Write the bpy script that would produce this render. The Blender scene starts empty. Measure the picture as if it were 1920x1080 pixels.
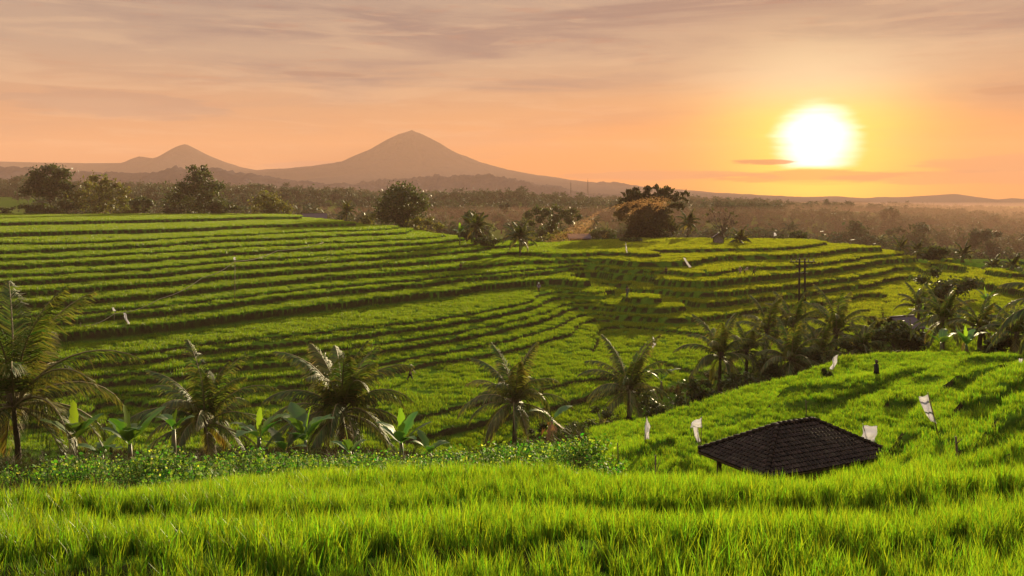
import bpy, math, random
import numpy as np
from mathutils import Vector, Matrix
random.seed(7); RNG = np.random.default_rng(7)
D = bpy.data; SC = bpy.context.scene; COL = SC.collection
R = math.radians
F = 1663.0; HZ = 375.0            # photograph pixels: focal length and horizon row

# ------------------------------------------------------------------ camera
cam = D.objects.new('camera', D.cameras.new('camera')); COL.objects.link(cam)
cam.location = (0, 0, 0); cam.rotation_euler = (R(90), 0, 0)
cam.data.sensor_width = 36; cam.data.lens = 36*F/1920; cam.data.shift_y = -165/1920
cam.data.clip_start = 0.1; cam.data.clip_end = 20000
SC.camera = cam
SC.view_settings.view_transform = 'Standard'; SC.view_settings.look = 'None'
SC.view_settings.gamma = 1; SC.view_settings.exposure = 1.32
SC.cycles.max_bounces = 6; SC.cycles.volume_bounces = 1; SC.cycles.transparent_max_bounces = 8
SC.cycles.diffuse_bounces = 2; SC.cycles.transmission_bounces = 4

# ------------------------------------------------------------------ node helper
class NT:
    def __init__(s, nt): s.nt = nt; nt.nodes.clear()
    def n(s, typ, ins=None, **kw):
        d = s.nt.nodes.new(typ)
        for k, v in kw.items(): setattr(d, k, v)
        for k, v in (ins or {}).items():
            sock = d.inputs[k]
            if isinstance(v, bpy.types.NodeSocket): s.nt.links.new(v, sock)
            elif isinstance(v, bpy.types.Node): s.nt.links.new(v.outputs[0], sock)
            else: sock.default_value = v
        return d
    def math(s, op, a, b=None, c=None, clamp=False):
        d = s.n('ShaderNodeMath', operation=op, use_clamp=clamp)
        for i, v in enumerate((a, b, c)):
            if v is None: continue
            if isinstance(v, (int, float)): d.inputs[i].default_value = v
            else: s.nt.links.new(v if isinstance(v, bpy.types.NodeSocket) else v.outputs[0], d.inputs[i])
        return d.outputs[0]
    def mix(s, fac, a, b, mode='MIX'):
        d = s.n('ShaderNodeMix', data_type='RGBA', blend_type=mode)
        for k, v in ((0, fac), (6, a), (7, b)):
            if isinstance(v, bpy.types.NodeSocket): s.nt.links.new(v, d.inputs[k])
            elif isinstance(v, (int, float)): d.inputs[k].default_value = v
            else: d.inputs[k].default_value = tuple(v)+((1,) if len(v) == 3 else ())
        return d.outputs[2]
    def ramp(s, fac, stops, interp='LINEAR'):
        d = s.n('ShaderNodeValToRGB', {0: fac}); e = d.color_ramp.elements; d.color_ramp.interpolation = interp
        while len(e) < len(stops): e.new(0.5)
        for i, (p, c) in enumerate(stops):
            e[i].position = p; e[i].color = tuple(c)+(1,) if not isinstance(c, (int, float)) else (c, c, c, 1)
        return d.outputs[0]
    def rng(s, v, a, b, c=0.0, d=1.0, smooth=True):
        m = s.n('ShaderNodeMapRange', {0: v, 1: a, 2: b, 3: c, 4: d})
        m.interpolation_type = 'SMOOTHSTEP' if smooth else 'LINEAR'
        return m.outputs[0]

def lin(r, g, b):
    f = lambda c: (c/255/12.92) if c/255 <= .04045 else ((c/255+.055)/1.055)**2.4
    return (f(r), f(g), f(b))

# ------------------------------------------------------------------ sun and sky
SUN_AZ = math.atan2(1530-960, F); SUN_EL = R(10.0)
sd = Vector((math.sin(SUN_AZ)*math.cos(SUN_EL), math.cos(SUN_AZ)*math.cos(SUN_EL), math.sin(SUN_EL)))
sun = D.objects.new('sun', D.lights.new('sun', 'SUN')); COL.objects.link(sun)
sun.data.energy = 5.0; sun.data.angle = R(0.5); sun.data.color = (1.0, 0.80, 0.46)
sun.rotation_euler = (-sd).to_track_quat('-Z', 'Y').to_euler()

world = D.worlds.new('World'); SC.world = world; world.use_nodes = True
def build_world():
    w = NT(world.node_tree)
    tc = w.n('ShaderNodeTexCoord')
    nrm = w.n('ShaderNodeVectorMath', {0: tc.outputs['Generated']}, operation='NORMALIZE')
    sep = w.n('ShaderNodeSeparateXYZ', {0: nrm})
    X, Y, Z = sep.outputs
    el = w.math('MULTIPLY', w.math('ARCSINE', Z), 57.2958)          # degrees above horizon
    az = w.math('MULTIPLY', w.math('ARCTAN2', X, Y), 57.2958)       # degrees right of north
    # clouds: stretched noise over the dome of directions
    cv = w.n('ShaderNodeCombineXYZ', {0: w.math('MULTIPLY', az, 0.045), 1: w.math('MULTIPLY', el, 0.42), 2: 3.1})
    n1 = w.n('ShaderNodeTexNoise', {'Vector': cv.outputs[0], 'Scale': 1.0, 'Detail': 7.0, 'Roughness': 0.62, 'Distortion': 0.5})
    cv2 = w.n('ShaderNodeCombineXYZ', {0: w.math('MULTIPLY', az, 0.11), 1: w.math('MULTIPLY', el, 1.1), 2: 7.7})
    n2 = w.n('ShaderNodeTexNoise', {'Vector': cv2.outputs[0], 'Scale': 1.0, 'Detail': 6.0, 'Roughness': 0.6, 'Distortion': 0.8})
    cv3 = w.n('ShaderNodeCombineXYZ', {0: w.math('MULTIPLY', az, 0.3), 1: w.math('MULTIPLY', el, 2.6), 2: 1.7})
    n3 = w.n('ShaderNodeTexNoise', {'Vector': cv3.outputs[0], 'Scale': 1.0, 'Detail': 5.0, 'Roughness': 0.6, 'Distortion': 0.3})
    # base gradient with elevation
    t = w.rng(el, -2, 16, 0, 1, False)
    base = w.ramp(t, [(0.0, lin(215,108,80)), (0.13, lin(228,124,66)), (0.27, lin(238,154,80)),
                      (0.42, lin(236,182,136)), (0.62, lin(216,190,164)), (1.0, lin(184,172,164))])
    base = w.mix(w.math('MULTIPLY', w.rng(az, 14, -32), .6), base, w.ramp(t, [(0.0, lin(205,128,112)), (0.3, lin(212,152,124)), (0.6, lin(190,166,152)), (1.0, lin(170,158,154))]))
    # grey-mauve cloud veil, thicker up and to the left
    veil = w.rng(n1.outputs[0], 0.42, 0.68)
    veil = w.math('MULTIPLY', veil, w.rng(el, 1.0, 9.0, 0.2, 1.2))
    c1 = w.mix(w.math('MULTIPLY', veil, 0.9), base, lin(160,146,144))
    streak = w.rng(n2.outputs[0], 0.50, 0.66)
    c1 = w.mix(w.math('MULTIPLY', streak, 0.34), c1, lin(250,214,176))
    dark = w.rng(n3.outputs[0], 0.56, 0.7)
    dark = w.math('MULTIPLY', dark, w.rng(el, 0.2, 5.0, 0.7, 0.25))
    c1 = w.mix(dark, c1, lin(196,132,116))
    # sun glow : distance in degrees from the glow centre, streaked by cloud
    daz = w.math('SUBTRACT', az, 18.95); dele = w.math('SUBTRACT', el, 3.55)
    wob = w.math('MULTIPLY', w.math('SUBTRACT', n2.outputs[0], 0.5), 3.2)
    wob3 = w.math('MULTIPLY', w.math('SUBTRACT', n3.outputs[0], 0.5), 1.8)
    dx = w.math('MULTIPLY', daz, 0.92); dy = w.math('ADD', dele, 0.0)
    dr = w.math('SQRT', w.math('ADD', w.math('MULTIPLY', dx, dx), w.math('MULTIPLY', dy, dy)))
    dw = w.math('ADD', w.math('ADD', dr, w.math('MULTIPLY', wob, 0.5)), w.math('MULTIPLY', wob3, 0.35))
    far = w.math('EXPONENT', w.math('MULTIPLY', dr, -1/17.0))
    lowb = w.rng(el, 0.5, 8.5, 1.0, 0.12)
    c1 = w.mix(w.math('MULTIPLY', w.math('MULTIPLY', far, 1.35, clamp=True), lowb), c1, (1.35, .35, .0))
    glow2 = w.math('EXPONENT', w.math('MULTIPLY', w.math('MULTIPLY', dw, dw), -1/24.0))
    upy = w.rng(el, 5.0, 8.0)                                     # above: pale cream, below: yellow
    yel = w.mix(upy, (2.8, 1.5, 0.0), (1.3, 1.05, .55))
    c1 = w.mix(w.math('MULTIPLY', glow2, 0.95), c1, yel)
    up = w.math('ADD', w.math('MULTIPLY', w.math('SUBTRACT', el, 7.0), w.math('SUBTRACT', el, 7.0)), w.math('MULTIPLY', w.math('MULTIPLY', daz, daz), 0.16))
    upg = w.math('EXPONENT', w.math('MULTIPLY', up, -1/6.5))
    c1 = w.mix(w.math('MULTIPLY', upg, 0.42), c1, (1.5, 1.2, .75))
    # cloud bank below the disc cuts it off
    core = w.rng(w.math('ADD', dr, w.math('ADD', w.math('MULTIPLY', wob3, .5), w.math('MULTIPLY', wob, .3))), 2.85, 0.9)
    cut = w.rng(w.math('ADD', el, w.math('MULTIPLY', wob3, 0.3)), 1.75, 2.15)
    c1 = w.mix(w.math('MULTIPLY', core, cut), c1, (3.2, 3.0, 2.7))
    # the small dark cloud left of the disc, and the banks low down
    def blob(a, e, wa, we):
        q1 = w.math('DIVIDE', w.math('SUBTRACT', az, a), wa); q2 = w.math('DIVIDE', w.math('SUBTRACT', el, e), we)
        q = w.math('ADD', w.math('MULTIPLY', q1, q1), w.math('MULTIPLY', q2, q2))
        q = w.math('ADD', q, w.math('MULTIPLY', w.math('SUBTRACT', n3.outputs[0], 0.5), 2.4))
        return w.rng(q, 1.0, 0.45)
    c1 = w.mix(w.math('MULTIPLY', blob(15.7, 2.35, 2.0, 0.22), 0.85), c1, lin(200,95,35))
    c1 = w.mix(w.math('MULTIPLY', blob(18.5, 1.45, 9.0, 0.42), 0.7), c1, (1.0, .24, .01))
    c1 = w.mix(w.math('MULTIPLY', blob(19.5, 1.05, 4.0, 0.2), 0.7), c1, (1.9, .85, .0))
    c1 = w.mix(w.math('MULTIPLY', blob(33.0, 6.2, 6.0, 0.35), 0.4), c1, lin(190,128,100))
    c1 = w.mix(w.math('MULTIPLY', blob(-12.0, 7.9, 3.0, 0.22), 0.5), c1, lin(160,130,124))
    c1 = w.mix(w.math('MULTIPLY', blob(29.5, 2.1, 5.5, 0.6), 0.6), c1, lin(205,120,85))
    c1 = w.mix(w.math('MULTIPLY', blob(27.0, 1.3, 7.5, 0.45), 0.5), c1, lin(214,122,88))
    c1 = w.mix(w.math('MULTIPLY', blob(10.0, 1.55, 8.0, 0.35), 0.6), c1, lin(212,128,96))
    c1 = w.mix(w.math('MULTIPLY', blob(-12.0, 2.15, 4.0, 0.35), 0.45), c1, lin(190,135,130))
    c1 = w.mix(w.math('MULTIPLY', blob(-24.0, 5.6, 7.0, 0.9), 0.5), c1, lin(168,142,136))
    # unseen sky overhead brightened to fill the shade, dimmed low behind the viewer
    nish = w.n('ShaderNodeTexSky', sky_type='NISHITA', sun_disc=False, sun_elevation=SUN_EL, sun_rotation=SUN_AZ)
    hi = w.rng(el, 14.0, 45.0)
    over = w.mix(0.25, lin(220,204,190), w.mix(1.0, nish.outputs[0], (0.12, 0.12, 0.12), 'MULTIPLY'))
    c1 = w.mix(hi, c1, over)
    bright = w.rng(el, 16.0, 60.0, 1.0, OVERHEAD)
    behind = w.math('MULTIPLY', w.rng(Y, .15, -.35), w.rng(el, 60.0, 25.0))
    bright = w.math('MULTIPLY', bright, w.math('SUBTRACT', 1.0, w.math('MULTIPLY', behind, .7)))
    bg = w.n('ShaderNodeBackground', {0: c1, 1: w.math('MULTIPLY', bright, SKY)})
    w.n('ShaderNodeOutputWorld', {0: bg})
SKY = 0.295; OVERHEAD = 3.5
build_world()

# ------------------------------------------------------------------ object helpers
def tag(o, label=None, cat=None, group=None, kind=None):
    if label: o['label'] = label
    if cat: o['category'] = cat
    if group: o['group'] = group
    if kind: o['kind'] = kind
    return o
def thing(name, label, cat, loc=(0, 0, 0), rz=0, group=None):
    o = D.objects.new(name, None); COL.objects.link(o); o.empty_display_size = 0.3
    o.location = loc; o.rotation_euler = (0, 0, rz)
    return tag(o, label, cat, group)
def new_mesh(name, V, Fa, mat=None, smooth=False, attr=None):
    """V (n,3); Fa list of face arrays (m,k)"""
    me = D.meshes.new(name); V = np.asarray(V, dtype=np.float32)
    if not isinstance(Fa, (list, tuple)): Fa = [Fa]
    Fa = [np.asarray(f, dtype=np.int32) for f in Fa if len(f)]
    me.vertices.add(len(V)); me.vertices.foreach_set('co', V.ravel())
    idx = np.concatenate([f.ravel() for f in Fa]); tot = np.concatenate([np.full(len(f), f.shape[1], np.int32) for f in Fa])
    me.loops.add(len(idx)); me.loops.foreach_set('vertex_index', idx)
    me.polygons.add(len(tot)); st = np.concatenate([[0], np.cumsum(tot)[:-1]]).astype(np.int32)
    me.polygons.foreach_set('loop_start', st); me.polygons.foreach_set('loop_total', tot)
    if smooth: me.polygons.foreach_set('use_smooth', np.ones(len(tot), bool))
    for k, a in (attr or {}).items():
        at = me.attributes.new(k, 'FLOAT', 'POINT'); at.data.foreach_set('value', np.asarray(a, np.float32))
    me.update(calc_edges=True)
    if mat: me.materials.append(mat)
    return me
def add(name, me, parent=None, loc=None):
    o = D.objects.new(name, me); COL.objects.link(o)
    if parent: o.parent = parent
    if loc is not None: o.location = loc
    return o

class MB:
    """collects vertices / quads / tris for one mesh object"""
    def __init__(s): s.V = []; s.Q = []; s.T = []; s.A = []; s.n = 0
    def verts(s, vs, a=None):
        vs = np.asarray(vs, float).reshape(-1, 3); s.V.append(vs); b = s.n; s.n += len(vs)
        s.A.append(np.zeros(len(vs)) if a is None else np.broadcast_to(np.asarray(a, float), (len(vs),)))
        return b
    def quads(s, q): s.Q.append(np.asarray(q, int).reshape(-1, 4))
    def tris(s, t): s.T.append(np.asarray(t, int).reshape(-1, 3))
    def tube(s, pts, rad, k=8, cap=True, a=0.0):
        pts = np.asarray(pts, float); n = len(pts); rad = np.broadcast_to(np.asarray(rad, float), (n,))
        d = np.gradient(pts, axis=0); d /= np.linalg.norm(d, axis=1)[:, None]+1e-9
        ref = np.array([0, 0, 1.0]) if abs(d[:, 2]).mean() < .8 else np.array([1.0, 0, 0])
        A = np.cross(d, ref); A /= np.linalg.norm(A, axis=1)[:, None]; B = np.cross(d, A)
        th = np.arange(k)*2*math.pi/k
        ring = pts[:, None]+rad[:, None, None]*(A[:, None]*np.cos(th)[None, :, None]+B[:, None]*np.sin(th)[None, :, None])
        b = s.verts(ring.reshape(-1, 3), a)
        i = np.arange(n-1)[:, None]*k; j = np.arange(k)[None]; j2 = (j+1) % k
        s.quads(np.stack([b+i+j, b+i+j2, b+i+k+j2, b+i+k+j], -1).reshape(-1, 4))
        if cap:
            for e, rr in ((0, pts[0]), (n-1, pts[-1])):
                c = s.verts([rr], a)
                for q in range(k): s.tris([c, b+e*k+q, b+e*k+(q+1) % k] if e else [c, b+e*k+(q+1) % k, b+e*k+q])
    def box(s, c, size, rz=0, tilt=None):
        h = np.array(size)/2
        v = np.array([[x, y, z] for x in (-1, 1) for y in (-1, 1) for z in (-1, 1)])*h
        if tilt is not None: v = v@np.array(tilt.to_3x3()).T
        cz, sz = math.cos(rz), math.sin(rz); v = v@np.array([[cz, sz, 0], [-sz, cz, 0], [0, 0, 1]])
        b = s.verts(v+np.array(c))
        s.quads(np.array([[0, 1, 3, 2], [4, 6, 7, 5], [0, 4, 5, 1], [2, 3, 7, 6], [0, 2, 6, 4], [1, 5, 7, 3]])+b)
    def sheet(s, G, a=None, wrap=False):
        G = np.asarray(G, float); n, m = G.shape[:2]; b = s.verts(G.reshape(-1, 3), None if a is None else np.asarray(a).ravel())
        i, j = np.meshgrid(np.arange(n-1), np.arange(m-1), indexing='ij'); p = b+i*m+j
        s.quads(np.stack([p, p+1, p+m+1, p+m], -1).reshape(-1, 4))
    def mesh(s, name, mat, smooth=False):
        V = np.concatenate(s.V)
        fs = ([np.concatenate(s.Q)] if s.Q else [])+([np.concatenate(s.T)] if s.T else [])
        return new_mesh(name, V, fs, mat, smooth, {'h': np.concatenate(s.A)})
    def build(s, name, mat, parent=None, smooth=False, loc=None): return add(name, s.mesh(name, mat, smooth), parent, loc)

# ------------------------------------------------------------------ materials
MATS = {}
def material(name, color, rough=0.7, spec=0.3, trans=0.0, tcol=None, noise=(), vary=0.0, tip=None, bump=None, alt=None, flare_tint=False, stretch=(1, 1, 1)):
    """color: base; alt: second colour mixed by world-space noise; trans: translucent share; tip: colour at attribute h=1"""
    m = D.materials.new(name); m.use_nodes = True; w = NT(m.node_tree)
    geo = w.n('ShaderNodeNewGeometry'); c = None
    if alt:
        sc, lo, hi, acol = alt
        vec = w.n('ShaderNodeVectorMath', {0: geo.outputs['Position'], 1: stretch}, operation='MULTIPLY')
        n = w.n('ShaderNodeTexNoise', {'Vector': vec.outputs[0], 'Scale': sc, 'Detail': 4.0, 'Roughness': .6})
        c = w.mix(w.rng(n.outputs[0], lo, hi), color, acol)
    if c is None:
        cn = w.n('ShaderNodeRGB'); cn.outputs[0].default_value = tuple(color)+(1,); c = cn.outputs[0]
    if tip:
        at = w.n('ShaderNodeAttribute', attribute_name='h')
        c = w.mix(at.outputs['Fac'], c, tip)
    if flare_tint:      # golden sun flare painted into the crop colour of the far right fields
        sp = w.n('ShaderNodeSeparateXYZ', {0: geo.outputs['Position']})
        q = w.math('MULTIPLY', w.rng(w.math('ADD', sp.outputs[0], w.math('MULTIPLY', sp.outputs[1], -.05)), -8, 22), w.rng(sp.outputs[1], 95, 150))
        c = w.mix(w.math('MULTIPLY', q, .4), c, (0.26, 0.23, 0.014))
    if vary:
        oi = w.n('ShaderNodeObjectInfo')
        isl = w.n('ShaderNodeMath', {0: oi.outputs['Random'], 1: geo.outputs['Random Per Island']}, operation='ADD')
        fr = w.math('FRACT', isl)
        hsv = w.n('ShaderNodeHueSaturation', {'Hue': w.rng(fr, 0, 1, .5-vary*.06, .5+vary*.05, False), 'Saturation': 1.0,
                  'Value': w.rng(w.math('FRACT', w.math('MULTIPLY', fr, 7.31)), 0, 1, 1-vary*.55, 1+vary*.55, False), 'Color': c})
        c = hsv.outputs[0]
    p = w.n('ShaderNodeBsdfPrincipled', {'Base Color': c, 'Roughness': rough, 'Specular IOR Level': spec})
    if bump:
        n = w.n('ShaderNodeTexNoise', {'Vector': geo.outputs['Position'], 'Scale': bump[0], 'Detail': 5.0})
        b = w.n('ShaderNodeBump', {'Strength': bump[1], 'Distance': bump[2], 'Height': n.outputs[0]})
        w.nt.links.new(b.outputs[0], p.inputs['Normal'])
    out = p.outputs[0]
    if trans:
        tc = w.mix(1.0, c, tcol or (1.6, 1.5, .8), 'MULTIPLY')
        t = w.n('ShaderNodeBsdfTranslucent', {0: tc})
        out = w.n('ShaderNodeMixShader', {0: trans, 1: out, 2: t.outputs[0]}).outputs[0]
    w.n('ShaderNodeOutputMaterial', {0: out})
    MATS[name] = m
    return m
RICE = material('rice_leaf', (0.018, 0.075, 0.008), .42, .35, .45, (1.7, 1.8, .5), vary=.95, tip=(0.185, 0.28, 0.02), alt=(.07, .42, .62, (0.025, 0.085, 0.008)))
RICE_FAR = material('rice_leaf_distant', (0.038, 0.09, 0.009), .5, .3, .46, (1.7, 1.75, .5), vary=.7, tip=(0.155, 0.215, 0.015), alt=(1.0, .42, .58, (0.03, 0.10, 0.008)), flare_tint=True, stretch=(.02, .01, 1.1))
WEED = material('bank_weed', (0.028, 0.042, 0.010), .7, .15, .25, vary=.8, alt=(.2, .45, .6, (0.045, 0.034, 0.014)))
SOIL = material('soil', (0.045, 0.034, 0.02), .9, .1, alt=(.5, .4, .6, (0.035, 0.05, 0.014)), bump=(6, .6, .1))
FOREST = material('forest_leaf', (0.028, 0.05, 0.028), .7, .2, .2, vary=.8, alt=(.01, .4, .6, (0.03, 0.05, 0.02)))
LEAFD = material('dark_leaf', (0.038, 0.055, 0.014), .55, .3, .35, vary=.8)
LEAFY = material('yellow_green_leaf', (0.09, 0.095, 0.018), .55, .3, .4, vary=.8)
BAMB = material('bamboo_leaf', (0.035, 0.04, 0.01), .6, .2, .3, vary=.7)
PALM = material('palm_leaflet', (0.03, 0.07, 0.016), .58, .3, .38, (1.7, 1.5, .5), vary=.8, tip=(0.22, 0.19, 0.07))
RACH = material('palm_rachis', (0.17, 0.14, 0.07), .65, .25)
BANL = material('banana_leaf', (0.035, 0.10, 0.025), .55, .35, .4, (1.7, 1.6, .5), vary=.5, tip=(0.10, 0.17, 0.03))
BANY = material('young_banana_leaf', (0.12, 0.22, 0.03), .35, .4, .55, (1.9, 1.7, .4), vary=.3)
BANS = material('banana_stem', (0.07, 0.12, 0.05), .5, .3, alt=(3, .4, .6, (0.12, 0.08, 0.04)))
BARK = material('palm_bark', (0.06, 0.045, 0.035), .85, .2, bump=(9, .7, .06), alt=(2, .4, .6, (0.10, 0.075, 0.06)))
TBARK = material('tree_bark', (0.07, 0.05, 0.04), .85, .2, bump=(6, .7, .06))
BEAN = material('bean_leaf', (0.05, 0.15, 0.015), .65, .2, .5, (1.6, 1.7, .5), vary=.9, tip=(0.34, 0.38, 0.10))
MOUNT = material('mountain_slope', (0.04, 0.04, 0.055), .95, .0, alt=(.012, .4, .6, (0.05, 0.045, 0.055)), bump=(.05, .8, 12))

# ------------------------------------------------------------------ terrain
# terrace edges seen in the photograph: (height, [(column, row), ...]); constant height gives each point its distance
CONT = [
 (-5.0,[(-300,421),(0,418),(300,412),(400,410),(480,407),(560,404)]),
 (-6.0,[(-300,442),(0,437),(300,430),(400,427),(500,422),(623,413)]),
 (-7.0,[(-300,462),(0,455),(120,455),(300,448),(400,442),(600,433),(745,425)]),
 (-7.5,[(0,472),(300,459),(400,452),(600,444),(760,432)]),
 (-8.2,[(-300,496),(0,484),(100,482),(300,472),(400,464),(600,454),(800,446),(838,441)]),
 (-8.7,[(0,500),(300,485),(400,477),(600,466),(800,455),(850,450)]),
 (-9.4,[(-300,530),(0,515),(100,512),(300,500),(400,491),(600,479),(800,466),(888,457)]),
 (-9.9,[(0,530),(300,513),(400,503),(600,491),(800,477),(900,467)]),
 (-10.6,[(-300,566),(0,548),(100,544),(300,529),(400,519),(600,504),(800,489),(945,473)]),
 (-11.4,[(0,571),(100,567),(300,551),(400,540),(600,520),(800,507),(985,489)]),
 (-12.2,[(-300,615),(0,595),(100,590),(300,573),(400,559),(600,538),(800,521),(900,513),(1050,500)]),
 (-12.6,[(0,607),(300,584),(400,573),(600,551),(800,533),(960,516),(1050,506)]),
 (-13.4,[(-300,655),(0,631),(150,622),(300,607),(400,594),(600,569),(800,547),(900,534),(1066,517)]),
 (-14.7,[(0,682),(150,670),(300,656),(400,642),(500,632),(600,622),(700,610),(800,600),(900,584),(1000,563),(1050,544),(1120,526)]),
 (-15.1,[(0,700),(150,687),(300,672),(400,656),(600,638),(700,626),(800,613),(900,597),(1000,576),(1060,557),(1135,533)]),
 (-15.7,[(0,724),(150,711),(300,695),(400,676),(600,656),(700,644),(800,629),(900,612),(1000,590),(1075,566),(1163,543)]),
 (-16.1,[(0,740),(150,726),(300,709),(400,691),(600,674),(700,661),(800,644),(900,626),(1000,604),(1100,574),(1190,552)]),
 (-16.7,[(0,772),(150,757),(300,739),(400,720),(600,699),(700,683),(800,664),(900,646),(1000,621),(1060,602),(1110,587),(1200,572)]),
 (-17.1,[(150,778),(300,760),(400,736),(600,714),(700,698),(800,679),(900,667),(1000,643),(1070,626),(1200,600),(1290,582)]),
 (-12.6,[(1095,517),(1200,515),(1255,508),(1380,499)]),
 (-13.4,[(1200,538),(1300,529),(1400,520),(1460,512)]),
 (-14.7,[(1240,561),(1300,553),(1400,544),(1520,529),(1600,521),(1660,510)]),
 (-15.7,[(1280,575),(1400,560),(1570,538),(1650,525),(1720,512)]),
 (-16.7,[(1350,590),(1470,572),(1620,550),(1700,531)]),
 (-11.4,[(1150,494),(1200,492),(1300,490)]),
 (-10.6,[(1060,478),(1100,475),(1200,467),(1300,468),(1400,466),(1530,457)]),
 (-11.4,[(1480,478),(1600,464)]),
 (-12.6,[(1460,501),(1525,494),(1600,487),(1650,478)]),
 (-13.4,[(1475,515),(1600,496),(1700,485)]),
 (-17.6,[(740,795),(800,778),(900,755),(1000,735),(1060,718),(1150,698),(1250,675),(1340,655)]),
 (-18.0,[(730,830),(800,812),(900,790),(950,776),(1060,752),(1150,730),(1240,705)]),
]
PTS = []   # (u, y, z)
for z, pl in CONT:
    pl = np.array(pl, float)
    for a, b in zip(pl[:-1], pl[1:]):
        k = max(1, int(abs(b[0]-a[0])/90))
        for t in range(k):
            p = a+(b-a)*t/k; PTS.append((p[0], F*-z/(p[1]-HZ), z))
    PTS.append((pl[-1][0], F*-z/(pl[-1][1]-HZ), z))
# single known points, (column, row, distance)
for u, v, y in [(1100,452,236),(1250,445,240),(1400,447,240),(1530,452,235),(1660,462,215),(1760,480,190),(1850,505,160),(1920,530,140),(2100,560,120),
                (1700,650,85),(1850,665,62),(1900,600,100),(1800,560,130),(1900,545,132),(1620,620,96),(2200,640,70),
                (1200,790,46),(1300,760,50),(1400,730,54),(1500,702,58),(1600,670,61),(1700,682,54),
                (1200,840,38),(1300,840,36),(1400,790,42),(1500,760,44),(1600,720,50),(1560,694,56),
                (1700,730,44),(1700,800,32),(1900,700,37),(1900,780,26),(1900,850,20),(1750,860,24),(1650,875,25),(1300,875,31),(2200,760,26),(2200,900,17),
                (1900,930,15),(1750,900,18.5),(1900,1020,10.5),(1600,895,18.5),(1750,960,13)]:
    PTS.append((u, y, -(v-HZ)*y/F))
# (column, distance, height)
PTS += [(-600,330,-6),(0,300,-4.6),(300,300,-4.4),(500,300,-4.6),(300,350,-10),(0,350,-10),(600,310,-9),(700,300,-13),(800,280,-15),(900,260,-15.5),(1000,270,-15),(700,350,-17),(900,330,-19),
        (1200,285,-17),(1400,285,-18),(1600,270,-20),(1760,250,-24),(1900,220,-26),(2200,200,-26),(1200,350,-20),(1500,350,-24),(1900,350,-30),(2300,300,-28),
        (0,62,-17.5),(300,68,-18.0),(200,74,-17.6),(600,66,-18.1),(640,56,-16.0),(388,58,-16.6),(30,45,-14.0),(-300,50,-15),(900,66,-18.3),(965,68,-18.1),(1180,72,-17.9),(1080,64,-17.8),
        (1200,57,-15.4),(1300,64,-16.4),(1400,70,-16.6),(1500,74,-16.0),(1600,78,-15.2),(1350,82,-17.3),(1500,88,-17.2),(1450,110,-17.3),(1600,105,-17.0),(1300,95,-17.4),(1150,90,-17.4),(1000,88,-17.4),
        (1030,52,-14.2),(900,52,-15.4),(900,46,-13.6),(640,46,-13.6),(300,46,-13.8)]
for u in (-500, -200, 100, 400, 700, 900, 1050):
    k = min(1, max(0, (u-900)/300))
    PTS += [(u, 26, -8.9), (u, 33, -10.2+k*.4), (u, 38, -11.6+k*.8)]
for u in (1200, 1350, 1500): PTS += [(u, 22, -8.6), (u, 27, -9.9), (u, 31, -9.8)]
for u in (-500, -200, 100, 400, 700, 1000, 1300, 1550):
    v18 = np.interp(u, [-500, 0, 500, 1000, 1550], [955, 940, 886, 876, 902])
    PTS += [(u, 16.5, -(v18-HZ)*16.5/F-.35), (u, 13, -4.75), (u, 10, -4.05), (u, 7.5, -3.7), (u, 5, -3.3)]
for u in (1800, 2100, 2400): PTS += [(u, 7.5, -3.5), (u, 5, -3.1)]
PTS = np.array(PTS, float)

LY = 4.2
def key(u, y): return np.stack([np.asarray(u, float)/300.0, np.log(np.asarray(y, float))*LY], -1)
def tps(pts, vals, lam):
    n = len(pts); d = np.linalg.norm(pts[:, None]-pts[None], axis=2)
    K = np.where(d > 0, d*d*np.log(d+1e-12), 0)+lam*np.eye(n)
    P = np.c_[np.ones(n), pts]; A = np.block([[K, P], [P.T, np.zeros((3, 3))]])
    return np.linalg.solve(A, np.r_[vals, np.zeros(3)])
kp = key(PTS[:, 0], PTS[:, 1]); cf = tps(kp, PTS[:, 2], 0.012)
CU = np.linspace(-700, 2620, 200); CYL = np.linspace(math.log(4.2), math.log(360), 300)
Hc = np.empty((300, 200))
for i, ly in enumerate(CYL):
    q = np.stack([CU/300.0, np.full(200, ly*LY)], -1); d = np.linalg.norm(q[:, None]-kp[None], axis=2)
    Hc[i] = np.where(d > 0, d*d*np.log(d+1e-12), 0)@cf[:-3]+cf[-3]+q@cf[-2:]
def bil(G, a0, a1, b0, b1, a, b):      # rows axis a, columns axis b
    n, m = G.shape; fa = np.clip((a-a0)/(a1-a0)*(n-1), 0, n-1.001); fb = np.clip((b-b0)/(b1-b0)*(m-1), 0, m-1.001)
    i = fa.astype(int); j = fb.astype(int); s = fa-i; t = fb-j
    return (G[i, j]*(1-s)+G[i+1, j]*s)*(1-t)+(G[i, j+1]*(1-s)+G[i+1, j+1]*s)*t
_NG = RNG.random((64, 64))
def vnoise(x, y):
    x = np.asarray(x, float); y = np.asarray(y, float)
    xi = np.floor(x).astype(int); yi = np.floor(y).astype(int); s = x-xi; t = y-yi; s = s*s*(3-2*s); t = t*t*(3-2*t)
    g = lambda a, b: _NG[a % 64, b % 64]
    return (g(xi, yi)*(1-s)+g(xi+1, yi)*s)*(1-t)+(g(xi, yi+1)*(1-s)+g(xi+1, yi+1)*s)*t-.5
def fbm(x, y, o=4): return sum(vnoise(x*2**k+k*17.3, y*2**k+k*5.1)*.5**k for k in range(o))
def sstep(a, b, x): t = np.clip((x-a)/(b-a), 0, 1); return t*t*(3-2*t)
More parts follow.
